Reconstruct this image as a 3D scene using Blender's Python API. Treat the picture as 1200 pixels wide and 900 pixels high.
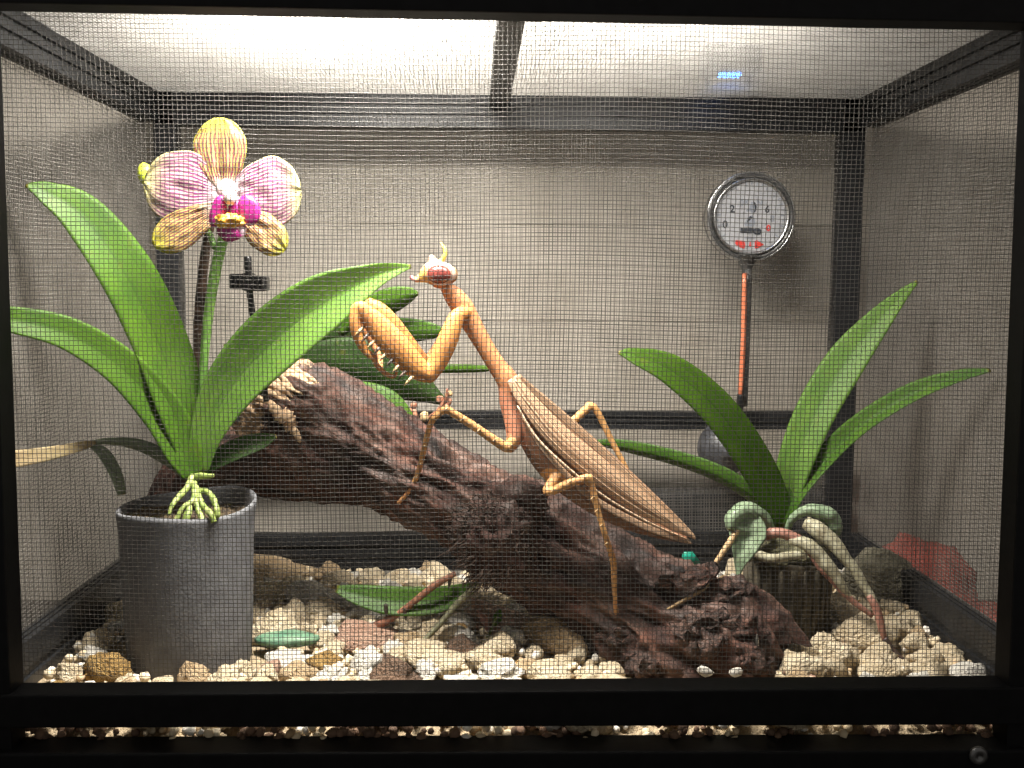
import bpy, bmesh, math, random
import numpy as np
from mathutils import Vector, Matrix, noise
from mathutils.bvhtree import BVHTree
from mathutils.kdtree import KDTree

for _o in list(bpy.data.objects):
    bpy.data.objects.remove(_o)
scene = bpy.context.scene
C = scene.collection
random.seed(7)

# ------------------------------------------------------------------ camera
FPX = 1218.0                                   # focal length in photograph pixels (1200 wide)
CAM = Vector((-0.0078, -0.3104, 0.1192))
YAW, PIT, ROL = 0.0212, -0.0945, 0.0050
_F = Vector((math.sin(YAW) * math.cos(PIT), math.cos(YAW) * math.cos(PIT), math.sin(PIT)))
_R0 = Vector((math.cos(YAW), -math.sin(YAW), 0))
_U0 = _R0.cross(_F)
_R = _R0 * math.cos(ROL) + _U0 * math.sin(ROL)
_U = _U0 * math.cos(ROL) - _R0 * math.sin(ROL)
cd = bpy.data.cameras.new('camera')
cam = bpy.data.objects.new('camera', cd)
C.objects.link(cam)
m3 = Matrix((_R, _U, -_F)).transposed()
cam.matrix_world = Matrix.Translation(CAM) @ m3.to_4x4()
cd.sensor_width = 36
cd.lens = 36 * FPX / 1200
cd.clip_start = 0.01
cd.clip_end = 20
scene.camera = cam

# ------------------------------------------------------------------ dim room around the lit cage
w = bpy.data.worlds.new('World')
scene.world = w
w.use_nodes = True
bg = w.node_tree.nodes['Background']
bg.inputs[0].default_value = (1.0, 0.95, 0.88, 1)
bg.inputs[1].default_value = 0.29

LAMP_STRENGTH = 250.0
scene.view_settings.view_transform = 'Standard'
scene.view_settings.look = 'None'
scene.view_settings.exposure = 0.1
scene.view_settings.gamma = 1.0
scene.render.engine = 'CYCLES'
scene.cycles.use_denoising = True
scene.cycles.max_bounces = 8
scene.cycles.transparent_max_bounces = 8
scene.cycles.caustics_reflective = False
scene.cycles.caustics_refractive = False
scene.cycles.sample_clamp_indirect = 4.0


# ------------------------------------------------------------------ helpers
def ray(px, py):
    return _F + _R * ((px - 600) / FPX) + _U * ((450 - py) / FPX)


def at(px, py, y):
    """world point at depth y (metres behind the front of the cage) seen at that place of the photograph"""
    d = ray(px, py)
    return CAM + d * ((y - CAM.y) / d.y)


def mpp(y):
    return (y - CAM.y) / FPX


def tag(o, label=None, cat=None, group=None, kind=None):
    if label: o['label'] = label
    if cat: o['category'] = cat
    if group: o['group'] = group
    if kind: o['kind'] = kind
    return o


def link(name, me, m, parent=None, smooth=True):
    o = bpy.data.objects.new(name, me)
    C.objects.link(o)
    if m is not None and len(me.materials) == 0:
        me.materials.append(m)
    if smooth and len(me.polygons):
        me.polygons.foreach_set('use_smooth', np.ones(len(me.polygons), bool))
    if parent is not None:
        o.parent = parent
        o.matrix_parent_inverse = parent.matrix_world.inverted()
    return o


def empty(name, loc, label, cat, group=None):
    o = bpy.data.objects.new(name, None)
    C.objects.link(o)
    o.location = loc
    o.empty_display_size = 0.01
    o.matrix_world = Matrix.Translation(loc)
    return tag(o, label, cat, group)


def mesh_py(name, v, f, uv=None, col=None):
    me = bpy.data.meshes.new(name)
    me.from_pydata([tuple(p) for p in v], [], f)
    if uv is not None:
        l = me.uv_layers.new(name='UVMap')
        idx = np.zeros(len(me.loops), int)
        me.loops.foreach_get('vertex_index', idx)
        l.data.foreach_set('uv', np.array(uv, float)[idx].ravel())
    if col is not None:
        a = me.color_attributes.new('Col', 'FLOAT_COLOR', 'POINT')
        c = np.ones((len(v), 4)); c[:, :3] = np.array(col)
        a.data.foreach_set('color', c.ravel())
    me.update()
    return me


def fix_normals(me):
    bm = bmesh.new(); bm.from_mesh(me)
    bmesh.ops.recalc_face_normals(bm, faces=bm.faces)
    bm.to_mesh(me); bm.free()
    return me


def catmull(pts, n):
    """pts: rows of floats; n samples along a Catmull-Rom curve"""
    P = np.array(pts, float)
    P = np.vstack([2 * P[0] - P[1], P, 2 * P[-1] - P[-2]])
    seg = len(P) - 3
    out = []
    for k in range(n):
        t = k / (n - 1) * seg
        i = min(int(t), seg - 1); t -= i
        a, b, c, d = P[i], P[i + 1], P[i + 2], P[i + 3]
        out.append(0.5 * ((2 * b) + (c - a) * t + (2 * a - 5 * b + 4 * c - d) * t * t + (3 * b - a - 3 * c + d) * t ** 3))
    return np.array(out)


def tube_data(path, rad, seg=10, rad2=None, cap=True, ref=None, v0=0):
    """path: Vectors; rad across the picture, rad2 along the view direction"""
    n = len(path)
    v, f, uv = [], [], []
    for i, p in enumerate(path):
        t = (path[min(i + 1, n - 1)] - path[max(i - 1, 0)]).normalized()
        vd = ref if ref is not None else (p - CAM).normalized()
        s = t.cross(vd)
        if s.length < 1e-6: s = t.cross(Vector((0, 0, 1)))
        s.normalize()
        d = s.cross(t).normalized()
        r2 = rad2[i] if rad2 is not None else rad[i]
        for k in range(seg):
            a = 2 * math.pi * k / seg
            v.append(p + s * (rad[i] * math.cos(a)) + d * (r2 * math.sin(a)))
            uv.append((k / seg, i / (n - 1)))
    for i in range(n - 1):
        for k in range(seg):
            a = i * seg + k; b = i * seg + (k + 1) % seg
            f.append((v0 + a, v0 + b, v0 + b + seg, v0 + a + seg))
    if cap:
        f.append(tuple(v0 + k for k in reversed(range(seg))))
        f.append(tuple(v0 + (n - 1) * seg + k for k in range(seg)))
    return v, f, uv


def px_tube(name, pts, m, parent=None, n=24, seg=10, flat=None, rough=0.0):
    """pts: (px, py, depth, radius in px)"""
    S = catmull(pts, n)
    path = [at(a, b, c) for a, b, c, *_ in S]
    rad = [max(r[3], 0.3) * mpp(r[2]) for r in S]
    if rough:
        path = [p + Vector((noise.noise(p * 170), noise.noise(p * 170 + Vector((9, 2, 4))), noise.noise(p * 170 + Vector((3, 8, 1))))) * (r * 0.7 * rough) for p, r in zip(path, rad)]
    r2 = [r * flat for r in rad] if flat else None
    v, f, uv = tube_data(path, rad, seg, r2)
    if rough:
        v = [path[i // seg] + (p - path[i // seg]) * (1 + rough * (0.30 * noise.noise(p * 260) + 0.22 * noise.noise(p * 800))) for i, p in enumerate(v)]
    return link(name, fix_normals(mesh_py(name, v, f, uv)), m, parent)


def leaf(name, pts, m, parent=None, fold=0.25, thick=0.0008, n=34, k=11, tilt=0.0, wav=0.0):
    """strap leaf. pts: (px, py, depth, half width in px[, tilt])"""
    P = [tuple(p) + ((tilt,) if len(p) == 4 else ()) for p in pts]
    S = catmull(P, n)
    path = [at(s[0], s[1], s[2]) for s in S]
    top, bot, uvs = [], [], []
    fr = []
    for i, p in enumerate(path):
        t = (path[min(i + 1, n - 1)] - path[max(i - 1, 0)]).normalized()
        vd = (p - CAM).normalized()
        s0 = t.cross(vd).normalized()
        a = S[i][4]
        s = (s0 * math.cos(a) + vd * math.sin(a)).normalized()
        fr.append((s, s.cross(t).normalized()))
    sgn = -1.0 if sum(q[1].z for q in fr) < 0 else 1.0
    for i, p in enumerate(path):
        s, nr = fr[i]; nr = nr * sgn; a = S[i][4]
        hw = max(S[i][3], 0.5) * mpp(S[i][2]) / max(0.4, math.cos(a))
        for j in range(k):
            u = -1 + 2 * j / (k - 1)
            off = fold * hw * (abs(u) ** 1.25 - 1)
            wv = wav * hw * noise.noise(Vector((u * 1.2 + 3.1, i * 0.25, p.x * 90)))
            b = p + s * (u * hw) + nr * (off + wv)
            th = thick * 0.5 * (1 - 0.8 * u * u)
            top.append(b + nr * th); bot.append(b - nr * th)
            uvs.append((u * 0.5 + 0.5, i / (n - 1)))
    v = top + bot
    N = n * k
    f = []
    for i in range(n - 1):
        for j in range(k - 1):
            a = i * k + j
            f.append((a, a + 1, a + k + 1, a + k))
            f.append((N + a, N + a + k, N + a + k + 1, N + a + 1))
    for i in range(n - 1):
        for j in (0, k - 1):
            a = i * k + j
            f.append((a, a + k, N + a + k, N + a))
    for i in (0, n - 1):
        for j in range(k - 1):
            a = i * k + j
            f.append((a, a + 1, N + a + 1, N + a))
    return link(name, fix_normals(mesh_py(name, v, f, uvs + uvs)), m, parent)


def box_data(lo, hi):
    x0, y0, z0 = lo; x1, y1, z1 = hi
    v = [(x0, y0, z0), (x1, y0, z0), (x1, y1, z0), (x0, y1, z0), (x0, y0, z1), (x1, y0, z1), (x1, y1, z1), (x0, y1, z1)]
    f = [(0, 3, 2, 1), (4, 5, 6, 7), (0, 1, 5, 4), (1, 2, 6, 5), (2, 3, 7, 6), (3, 0, 4, 7)]
    return v, f


def bevel(me, off, seg=2):
    bm = bmesh.new(); bm.from_mesh(me)
    bmesh.ops.recalc_face_normals(bm, faces=bm.faces)
    bmesh.ops.bevel(bm, geom=list(bm.edges), offset=off, segments=seg, affect='EDGES', profile=0.6, clamp_overlap=True)
    bm.to_mesh(me); bm.free()
    return me


def box(name, lo, hi, m, parent=None, bev=0.0006):
    v, f = box_data(lo, hi)
    me = mesh_py(name, v, f)
    if bev: bevel(me, bev)
    return link(name, me, m, parent, smooth=False)


def plate(name, quad, yp, y0, y1, m, parent=None, bev=0.0006):
    """board whose corners are read from the photograph at depth yp (or one depth per corner), from y0 to y1"""
    yps = yp if isinstance(yp, tuple) else (yp,) * 4
    q = [at(a, b, c) for (a, b), c in zip(quad, yps)]
    v = [(p.x, y0, p.z) for p in q] + [(p.x, y1, p.z) for p in q]
    f = [(0, 1, 2, 3), (7, 6, 5, 4)] + [(i, 4 + i, 4 + (i + 1) % 4, (i + 1) % 4) for i in range(4)]
    me = mesh_py(name, v, f)
    if bev: bevel(me, bev)
    return link(name, me, m, parent, smooth=False)


def rail(name, A, B, wx, wz, m, parent=None, ax=None, grooves=2):
    """extruded channel from A to B, wx wide and wz high, with grooves running along every face"""
    A, B = Vector(A), Vector(B)
    t = (B - A).normalized()
    up = Vector(ax) if ax else Vector((0, 0, 1))
    s = t.cross(up).normalized(); u = s.cross(t).normalized()
    prof = []
    d = min(wx, wz) * 0.13
    def side(a, b, inward):
        a = Vector(a); b = Vector(b); e = b - a
        cuts = [(0.30, 0.40), (0.60, 0.70)] if grooves == 2 else [(0.38, 0.62)]
        prof.append(a)
        for c0, c1 in cuts:
            inn = Vector(inward) * d
            prof.extend([a + e * c0, a + e * (c0 + 0.01) + inn, a + e * (c1 - 0.01) + inn, a + e * c1])
    x, z = wx / 2, wz / 2
    side((-x, -z), (x, -z), (0, 1)); side((x, -z), (x, z), (-1, 0))
    side((x, z), (-x, z), (0, -1)); side((-x, z), (-x, -z), (1, 0))
    n = len(prof)
    v = [A + s * p.x + u * p.y for p in prof] + [B + s * p.x + u * p.y for p in prof]
    f = [(i, (i + 1) % n, n + (i + 1) % n, n + i) for i in range(n)] + [tuple(reversed(range(n))), tuple(range(n, 2 * n))]
    return link(name, fix_normals(mesh_py(name, v, f)), m, parent, smooth=False)


def lathe(name, prof, m, parent=None, seg=48, center=(0, 0, 0), axis='Z', wob=None, cap=True):
    v, f, uv = [], [], []
    n = len(prof)
    for i, (r, z) in enumerate(prof):
        for k in range(seg):
            a = 2 * math.pi * k / seg
            rr, zz = (r, z) if wob is None else wob(r, z, a, i)
            if axis == 'Z': p = (rr * math.cos(a), rr * math.sin(a), zz)
            else: p = (rr * math.cos(a), zz, rr * math.sin(a))
            v.append(Vector(p) + Vector(center)); uv.append((k / seg, i / (n - 1)))
    for i in range(n - 1):
        for k in range(seg):
            a = i * seg + k; b = i * seg + (k + 1) % seg
            f.append((a, b, b + seg, a + seg))
    if cap:
        f.append(tuple(reversed(range(seg)))); f.append(tuple((n - 1) * seg + k for k in range(seg)))
    return link(name, fix_normals(mesh_py(name, v, f, uv)), m, parent)


def rock_mesh(name, seed, sub=2, rough=0.35, sharp=0.0, squash=(1, 1, 0.7)):
    bm = bmesh.new()
    bmesh.ops.create_icosphere(bm, subdivisions=sub, radius=1)
    o = Vector((seed * 7.31, seed * 3.17, seed * 1.73))
    rnd = random.Random(seed)
    planes = [(Vector((rnd.uniform(-1, 1), rnd.uniform(-1, 1), rnd.uniform(-1, 1))).normalized(), rnd.uniform(0.5, 0.85)) for _ in range(7)]
    for v in bm.verts:
        d = v.co.normalized()
        r = 1 + rough * noise.noise(d * 1.1 + o) + rough * 0.55 * noise.noise(d * 2.6 + o) + rough * 0.34 * noise.noise(d * 5.2 + o)
        p = d * r
        if sharp:
            for nn, h in planes:
                e = p.dot(nn) - h
                if e > 0: p -= nn * e * sharp
        v.co = Vector((p.x * squash[0], p.y * squash[1], p.z * squash[2]))
    me = bpy.data.meshes.new(name)
    bm.to_mesh(me); bm.free()
    me.polygons.foreach_set('use_smooth', np.ones(len(me.polygons), bool))
    return me


# ------------------------------------------------------------------ materials
def new_mat(name):
    m = bpy.data.materials.new(name); m.use_nodes = True
    return m, m.node_tree, m.node_tree.nodes['Principled BSDF']


def plain(name, col, rough=0.5, metal=0.0, spec=0.5, coat=0.0):
    m, nt, b = new_mat(name)
    b.inputs['Base Color'].default_value = (*col, 1)
    b.inputs['Roughness'].default_value = rough
    b.inputs['Metallic'].default_value = metal
    b.inputs['Specular IOR Level'].default_value = spec
    b.inputs['Coat Weight'].default_value = coat
    return m


def ramp(nt, fac, stops):
    r = nt.nodes.new('ShaderNodeValToRGB')
    while len(r.color_ramp.elements) < len(stops): r.color_ramp.elements.new(0.5)
    for e, (p, c) in zip(r.color_ramp.elements, stops):
        e.position = p; e.color = (*c, 1) if len(c) == 3 else c
    nt.links.new(fac, r.inputs[0])
    return r.outputs[0]


def coords(nt, kind='Object', scale=(1, 1, 1)):
    t = nt.nodes.new('ShaderNodeTexCoord'); mp = nt.nodes.new('ShaderNodeMapping')
    mp.inputs['Scale'].default_value = scale
    nt.links.new(t.outputs[kind], mp.inputs[0])
    return mp.outputs[0]


def noise_tex(nt, vec, scale, detail=4, rough=0.55, dist=0.0):
    n = nt.nodes.new('ShaderNodeTexNoise')
    n.inputs['Scale'].default_value = scale; n.inputs['Detail'].default_value = detail
    n.inputs['Roughness'].default_value = rough; n.inputs['Distortion'].default_value = dist
    nt.links.new(vec, n.inputs['Vector'])
    return n.outputs['Fac']


def mixc(nt, fac, a, b, mode='MIX'):
    x = nt.nodes.new('ShaderNodeMix'); x.data_type = 'RGBA'; x.blend_type = mode
    for s, val in ((x.inputs[0], fac), (x.inputs[6], a), (x.inputs[7], b)):
        if isinstance(val, (int, float)): s.default_value = val
        elif isinstance(val, tuple): s.default_value = (*val, 1)
        else: nt.links.new(val, s)
    return x.outputs[2]


def math_n(nt, op, a, b=None):
    x = nt.nodes.new('ShaderNodeMath'); x.operation = op
    for s, val in zip(x.inputs, (a, b)):
        if val is None: continue
        if isinstance(val, (int, float)): s.default_value = val
        else: nt.links.new(val, s)
    return x.outputs[0]


def add_bump(nt, b, h, strength=0.5, dist=0.0005):
    n = nt.nodes.new('ShaderNodeBump'); n.inputs['Strength'].default_value = strength; n.inputs['Distance'].default_value = dist
    nt.links.new(h, n.inputs['Height']); nt.links.new(n.outputs[0], b.inputs['Normal'])


def noisy(name, stops, scale, rough=0.6, detail=5, bump=0.4, bdist=0.0004, kind='Object', stretch=(1, 1, 1), spec=0.5, bscale=None, metal=0.0):
    m, nt, b = new_mat(name)
    c = coords(nt, kind, stretch)
    n = noise_tex(nt, c, scale, detail)
    nt.links.new(ramp(nt, n, stops), b.inputs['Base Color'])
    b.inputs['Roughness'].default_value = rough; b.inputs['Specular IOR Level'].default_value = spec
    b.inputs['Metallic'].default_value = metal
    if bump:
        n2 = noise_tex(nt, c, bscale or scale * 2.5, 4)
        add_bump(nt, b, n2, bump, bdist)
    return m


def translucent(nt, b, col, fac):
    out = nt.nodes['Material Output']
    t = nt.nodes.new('ShaderNodeBsdfTranslucent')
    if isinstance(col, tuple): t.inputs[0].default_value = (*col, 1)
    else: nt.links.new(col, t.inputs[0])
    mx = nt.nodes.new('ShaderNodeMixShader'); mx.inputs[0].default_value = fac
    nt.links.new(b.outputs[0], mx.inputs[1]); nt.links.new(t.outputs[0], mx.inputs[2])
    nt.links.new(mx.outputs[0], out.inputs[0])


def leaf_mat(name, dark, light, trans=0.3, rough=0.5, rib=0.5):
    m, nt, b = new_mat(name)
    uv = coords(nt, 'UV', (26, 1.3, 1))
    streak = noise_tex(nt, uv, 1.0, 3)
    blot = noise_tex(nt, coords(nt), 120, 4)
    f = math_n(nt, 'MULTIPLY_ADD', streak, 0.6)
    f.node.inputs[2].default_value = -0.02
    f2 = math_n(nt, 'ADD', f, math_n(nt, 'MULTIPLY', blot, 0.4))
    col = ramp(nt, f2, [(0.30, dark), (0.72, light)])
    # paler mid rib
    sep = nt.nodes.new('ShaderNodeSeparateXYZ'); nt.links.new(coords(nt, 'UV'), sep.inputs[0])
    dx = math_n(nt, 'ABSOLUTE', math_n(nt, 'SUBTRACT', sep.outputs[0], 0.5))
    ribm = nt.nodes.new('ShaderNodeMapRange'); ribm.inputs[1].default_value = 0.0; ribm.inputs[2].default_value = 0.035
    ribm.inputs[3].default_value = rib; ribm.inputs[4].default_value = 0.0
    nt.links.new(dx, ribm.inputs[0])
    col = mixc(nt, ribm.outputs[0], col, tuple(x * 0.6 for x in dark))
    sp_ = ramp(nt, noise_tex(nt, coords(nt), 330, 2, 0.4, 0.5), [(0.66, (0, 0, 0)), (0.72, (0.55, 0.55, 0.55))])
    col = mixc(nt, sp_, col, tuple(0.5 * (x + y_) * 0.7 + q_ for x, y_, q_ in zip(dark, light, (0.05, 0.03, 0.0))))
    ev = math_n(nt, 'ABSOLUTE', math_n(nt, 'SUBTRACT', sep.outputs[1], 0.5))
    ev = math_n(nt, 'ADD', ev, math_n(nt, 'MULTIPLY', math_n(nt, 'SUBTRACT', blot, 0.5), 0.06))
    col = mixc(nt, ramp(nt, ev, [(0.475, (0, 0, 0)), (0.5, (0.8, 0.8, 0.8))]), col, (0.22, 0.15, 0.03))
    patch = ramp(nt, noise_tex(nt, coords(nt), 38, 3), [(0.35, (0.72, 0.80, 0.75)), (0.65, (1.0, 1.0, 1.0))])
    col = mixc(nt, 1.0, col, patch, 'MULTIPLY')
    nt.links.new(col, b.inputs['Base Color'])
    b.inputs['Roughness'].default_value = rough
    b.inputs['Specular IOR Level'].default_value = 0.28
    add_bump(nt, b, streak, 0.25, 0.0003)
    if trans:
        tc = mixc(nt, 1.0, col, (1.0, 1.0, 0.35), 'MULTIPLY')
        translucent(nt, b, tc, trans)
    return m


M = {}
M['frame'] = noisy('black_frame', [(0.3, (0.0025, 0.0025, 0.0028)), (0.7, (0.005, 0.005, 0.0055))], 220, 0.6, bump=0.15, spec=0.12)
M['inner_frame'] = noisy('charcoal_frame', [(0.3, (0.007, 0.0075, 0.0085)), (0.7, (0.015, 0.016, 0.018))], 260, 0.42, bump=0.2, spec=0.4)
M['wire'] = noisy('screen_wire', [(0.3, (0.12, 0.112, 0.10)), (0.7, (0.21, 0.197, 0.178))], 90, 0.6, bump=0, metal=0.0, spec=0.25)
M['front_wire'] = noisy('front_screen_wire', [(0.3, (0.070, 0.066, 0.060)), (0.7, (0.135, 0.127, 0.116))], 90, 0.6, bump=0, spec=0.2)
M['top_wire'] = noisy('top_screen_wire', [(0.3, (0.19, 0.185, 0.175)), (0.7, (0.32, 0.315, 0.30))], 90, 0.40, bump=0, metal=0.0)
M['wall'] = noisy('wall_paint', [(0.3, (0.42, 0.385, 0.33)), (0.7, (0.49, 0.45, 0.39))], 40, 0.75, bump=0.25, bscale=900)
_m, _nt, _b = M['wall'], M['wall'].node_tree, M['wall'].node_tree.nodes['Principled BSDF']
_src = _b.inputs['Base Color'].links[0].from_socket
_st = ramp(_nt, noise_tex(_nt, coords(_nt, 'Object', (1, 1, 0.5)), 14, 6, 0.65, 0.6), [(0.30, (0.80, 0.78, 0.74)), (0.50, (1, 1, 1)), (0.70, (0.92, 0.90, 0.87))])
_nt.links.new(mixc(_nt, 1.0, _src, _st, 'MULTIPLY'), _b.inputs['Base Color'])
M['table'] = noisy('table_top', [(0.3, (0.035, 0.03, 0.027)), (0.7, (0.07, 0.06, 0.05))], 60, 0.45, stretch=(1, 8, 1))
M['black'] = plain('black_plastic', (0.012, 0.012, 0.013), 0.3)
M['dark_box'] = noisy('dark_box', [(0.3, (0.016, 0.017, 0.019)), (0.7, (0.03, 0.031, 0.035))], 200, 0.5)
M['leaf_bright'] = leaf_mat('orchid_leaf_bright', (0.036, 0.100, 0.007), (0.110, 0.215, 0.012), 0.34)
M['leaf_mid'] = leaf_mat('orchid_leaf_mid', (0.030, 0.085, 0.009), (0.095, 0.190, 0.016), 0.28)
M['leaf_pale'] = leaf_mat('orchid_leaf_pale', (0.075, 0.165, 0.022), (0.170, 0.290, 0.045), 0.30)
M['leaf_dark'] = leaf_mat('dark_leaf', (0.011, 0.030, 0.004), (0.036, 0.075, 0.008), 0.12, 0.6)
M['leaf_dry'] = leaf_mat('dry_leaf', (0.30, 0.21, 0.11), (0.52, 0.41, 0.25), 0.25, 0.6, 0.2)
M['leaf_grey'] = leaf_mat('withered_leaf', (0.12, 0.15, 0.10), (0.30, 0.34, 0.24), 0.12, 0.5, 0.3)
M['leaf_blue'] = leaf_mat('withered_blue_leaf', (0.15, 0.21, 0.12), (0.38, 0.47, 0.32), 0.12, 0.35, 0.3)
M['root'] = noisy('green_root', [(0.3, (0.10, 0.15, 0.025)), (0.5, (0.20, 0.26, 0.06)), (0.7, (0.36, 0.38, 0.15))], 420, 0.55)
M['root_pale'] = noisy('pale_root', [(0.3, (0.20, 0.165, 0.10)), (0.5, (0.32, 0.30, 0.20)), (0.7, (0.46, 0.44, 0.32))], 420, 0.6)
M['root_pink'] = noisy('pink_root', [(0.3, (0.20, 0.085, 0.06)), (0.7, (0.38, 0.20, 0.15))], 350, 0.5)
M['root_tan'] = noisy('tan_root', [(0.3, (0.30, 0.18, 0.08)), (0.7, (0.52, 0.38, 0.20))], 350, 0.5)
M['root_dark'] = noisy('dark_root_tip', [(0.3, (0.03, 0.02, 0.02)), (0.7, (0.09, 0.06, 0.05))], 350, 0.5)
M['stem_green'] = noisy('green_stem', [(0.3, (0.08, 0.20, 0.03)), (0.7, (0.18, 0.34, 0.07))], 250, 0.4)
M['stem_dark'] = noisy('dark_stem', [(0.35, (0.02, 0.015, 0.012)), (0.7, (0.09, 0.05, 0.03))], 250, 0.5)
M['pot'] = noisy('grey_felt_pot', [(0.3, (0.095, 0.097, 0.105)), (0.7, (0.150, 0.153, 0.162))], 200, 0.8, bump=0.6, bscale=1400)
M['dark_pot'] = noisy('dark_basket', [(0.3, (0.045, 0.038, 0.024)), (0.7, (0.12, 0.10, 0.065))], 240, 0.8, bump=0.6, bscale=900)
M['soil'] = noisy('potting_moss', [(0.35, (0.03, 0.02, 0.012)), (0.55, (0.09, 0.06, 0.03)), (0.75, (0.16, 0.15, 0.03))], 420, 0.9, bump=0.9, bdist=0.002)
M['moss'] = noisy('moss_rim', [(0.3, (0.06, 0.06, 0.03)), (0.5, (0.17, 0.16, 0.09)), (0.75, (0.28, 0.27, 0.17))], 380, 0.9, bump=0.9, bdist=0.002)
M['sand'] = noisy('sand_bed', [(0.3, (0.34, 0.25, 0.14)), (0.7, (0.60, 0.48, 0.32))], 500, 0.9, bump=0.9, bdist=0.002)
M['splinter'] = noisy('pale_splinter', [(0.3, (0.36, 0.21, 0.11)), (0.7, (0.70, 0.52, 0.33))], 420, 0.75, stretch=(1, 1, 4))
M['twig_red'] = noisy('reddish_twig', [(0.3, (0.17, 0.065, 0.04)), (0.7, (0.36, 0.17, 0.10))], 320, 0.55)
M['twig_grey'] = noisy('grey_green_twig', [(0.3, (0.12, 0.12, 0.06)), (0.7, (0.28, 0.27, 0.16))], 320, 0.55)
M['chrome'] = plain('chrome', (0.50, 0.50, 0.50), 0.28, 1.0)
M['gunmetal'] = noisy('gunmetal', [(0.3, (0.05, 0.05, 0.05)), (0.7, (0.13, 0.13, 0.13))], 300, 0.35, metal=0.6, bump=0.2)
M['dial'] = noisy('dial_card', [(0.3, (0.31, 0.315, 0.33)), (0.7, (0.38, 0.385, 0.40))], 300, 0.6, bump=0)
M['ink'] = plain('dial_ink', (0.03, 0.035, 0.045), 0.6)
M['ink_grey'] = plain('dial_grey_ink', (0.23, 0.25, 0.29), 0.6)
M['ink_red'] = plain('dial_red_ink', (0.62, 0.04, 0.03), 0.6)
M['white'] = plain('white_paint', (0.75, 0.75, 0.74), 0.5)
M['orange'] = noisy('orange_stem', [(0.3, (0.50, 0.13, 0.06)), (0.7, (0.66, 0.22, 0.11))], 300, 0.35)
M['rubber'] = noisy('black_rubber', [(0.3, (0.025, 0.026, 0.03)), (0.7, (0.06, 0.062, 0.07))], 200, 0.45)
M['red_cloth'] = noisy('red_cloth', [(0.3, (0.24, 0.040, 0.028)), (0.7, (0.38, 0.075, 0.05))], 160, 0.9)
M['teal'] = plain('teal_plastic', (0.02, 0.32, 0.22), 0.3)
M['steel'] = plain('screw_steel', (0.12, 0.12, 0.12), 0.35, 0.8)

# glass
mg, ntg, bgl = new_mat('dial_glass')
_gt = ntg.nodes.new('ShaderNodeBsdfTransparent'); _gg = ntg.nodes.new('ShaderNodeBsdfGlossy'); _gm = ntg.nodes.new('ShaderNodeMixShader')
_gg.inputs['Roughness'].default_value = 0.05; _gm.inputs[0].default_value = 0.03
ntg.links.new(_gt.outputs[0], _gm.inputs[1]); ntg.links.new(_gg.outputs[0], _gm.inputs[2]); ntg.links.new(_gm.outputs[0], ntg.nodes['Material Output'].inputs[0])
M['glass'] = mg


def emit(name, col, s):
    m = bpy.data.materials.new(name); m.use_nodes = True
    nt = m.node_tree; nt.nodes.clear()
    e = nt.nodes.new('ShaderNodeEmission'); o = nt.nodes.new('ShaderNodeOutputMaterial')
    e.inputs[0].default_value = (*col, 1); e.inputs[1].default_value = s
    nt.links.new(e.outputs[0], o.inputs[0])
    return m


# bark: streaks run along the log (UV v), pale mask painted where the wood is torn open
def bark_mat():
    m, nt, b = new_mat('dark_bark')
    c = coords(nt)
    uv = coords(nt, 'UV', (17, 9, 1))
    n1 = noise_tex(nt, uv, 1.0, 8, 0.65, 0.6)
    n2 = noise_tex(nt, c, 70, 5, 0.6)
    n3 = noise_tex(nt, c, 600, 6, 0.7)
    dark = ramp(nt, n1, [(0.34, (0.005, 0.003, 0.0026)), (0.46, (0.040, 0.020, 0.014)), (0.59, (0.105, 0.057, 0.041)), (0.73, (0.23, 0.14, 0.105))])
    red = ramp(nt, n1, [(0.34, (0.008, 0.0035, 0.003)), (0.52, (0.060, 0.023, 0.015)), (0.74, (0.20, 0.085, 0.055))])
    col = mixc(nt, ramp(nt, n2, [(0.45, (0, 0, 0)), (0.62, (1, 1, 1))]), dark, red)
    wood = ramp(nt, n3, [(0.3, (0.22, 0.12, 0.06)), (0.55, (0.46, 0.30, 0.17)), (0.75, (0.64, 0.47, 0.30))])
    a = nt.nodes.new('ShaderNodeAttribute'); a.attribute_name = 'Col'
    sep = nt.nodes.new('ShaderNodeSeparateColor'); nt.links.new(a.outputs['Color'], sep.inputs[0])
    k = math_n(nt, 'ADD', sep.outputs[0], math_n(nt, 'MULTIPLY', math_n(nt, 'SUBTRACT', n3, 0.5), 0.9))
    k = ramp(nt, k, [(0.45, (0, 0, 0)), (0.60, (1, 1, 1))])
    nt.links.new(mixc(nt, k, col, wood), b.inputs['Base Color'])
    r = ramp(nt, n2, [(0.38, (0.50, 0.50, 0.50)), (0.58, (0.85, 0.85, 0.85))])
    nt.links.new(r, b.inputs['Roughness'])
    h = math_n(nt, 'ADD', n1, math_n(nt, 'MULTIPLY', n3, 0.14))
    add_bump(nt, b, h, 0.8, 0.0022)
    return m


M['bark'] = bark_mat()
M['fibre'] = noisy('root_fibre', [(0.3, (0.025, 0.015, 0.011)), (0.7, (0.11, 0.065, 0.045))], 500, 0.75)


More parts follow.
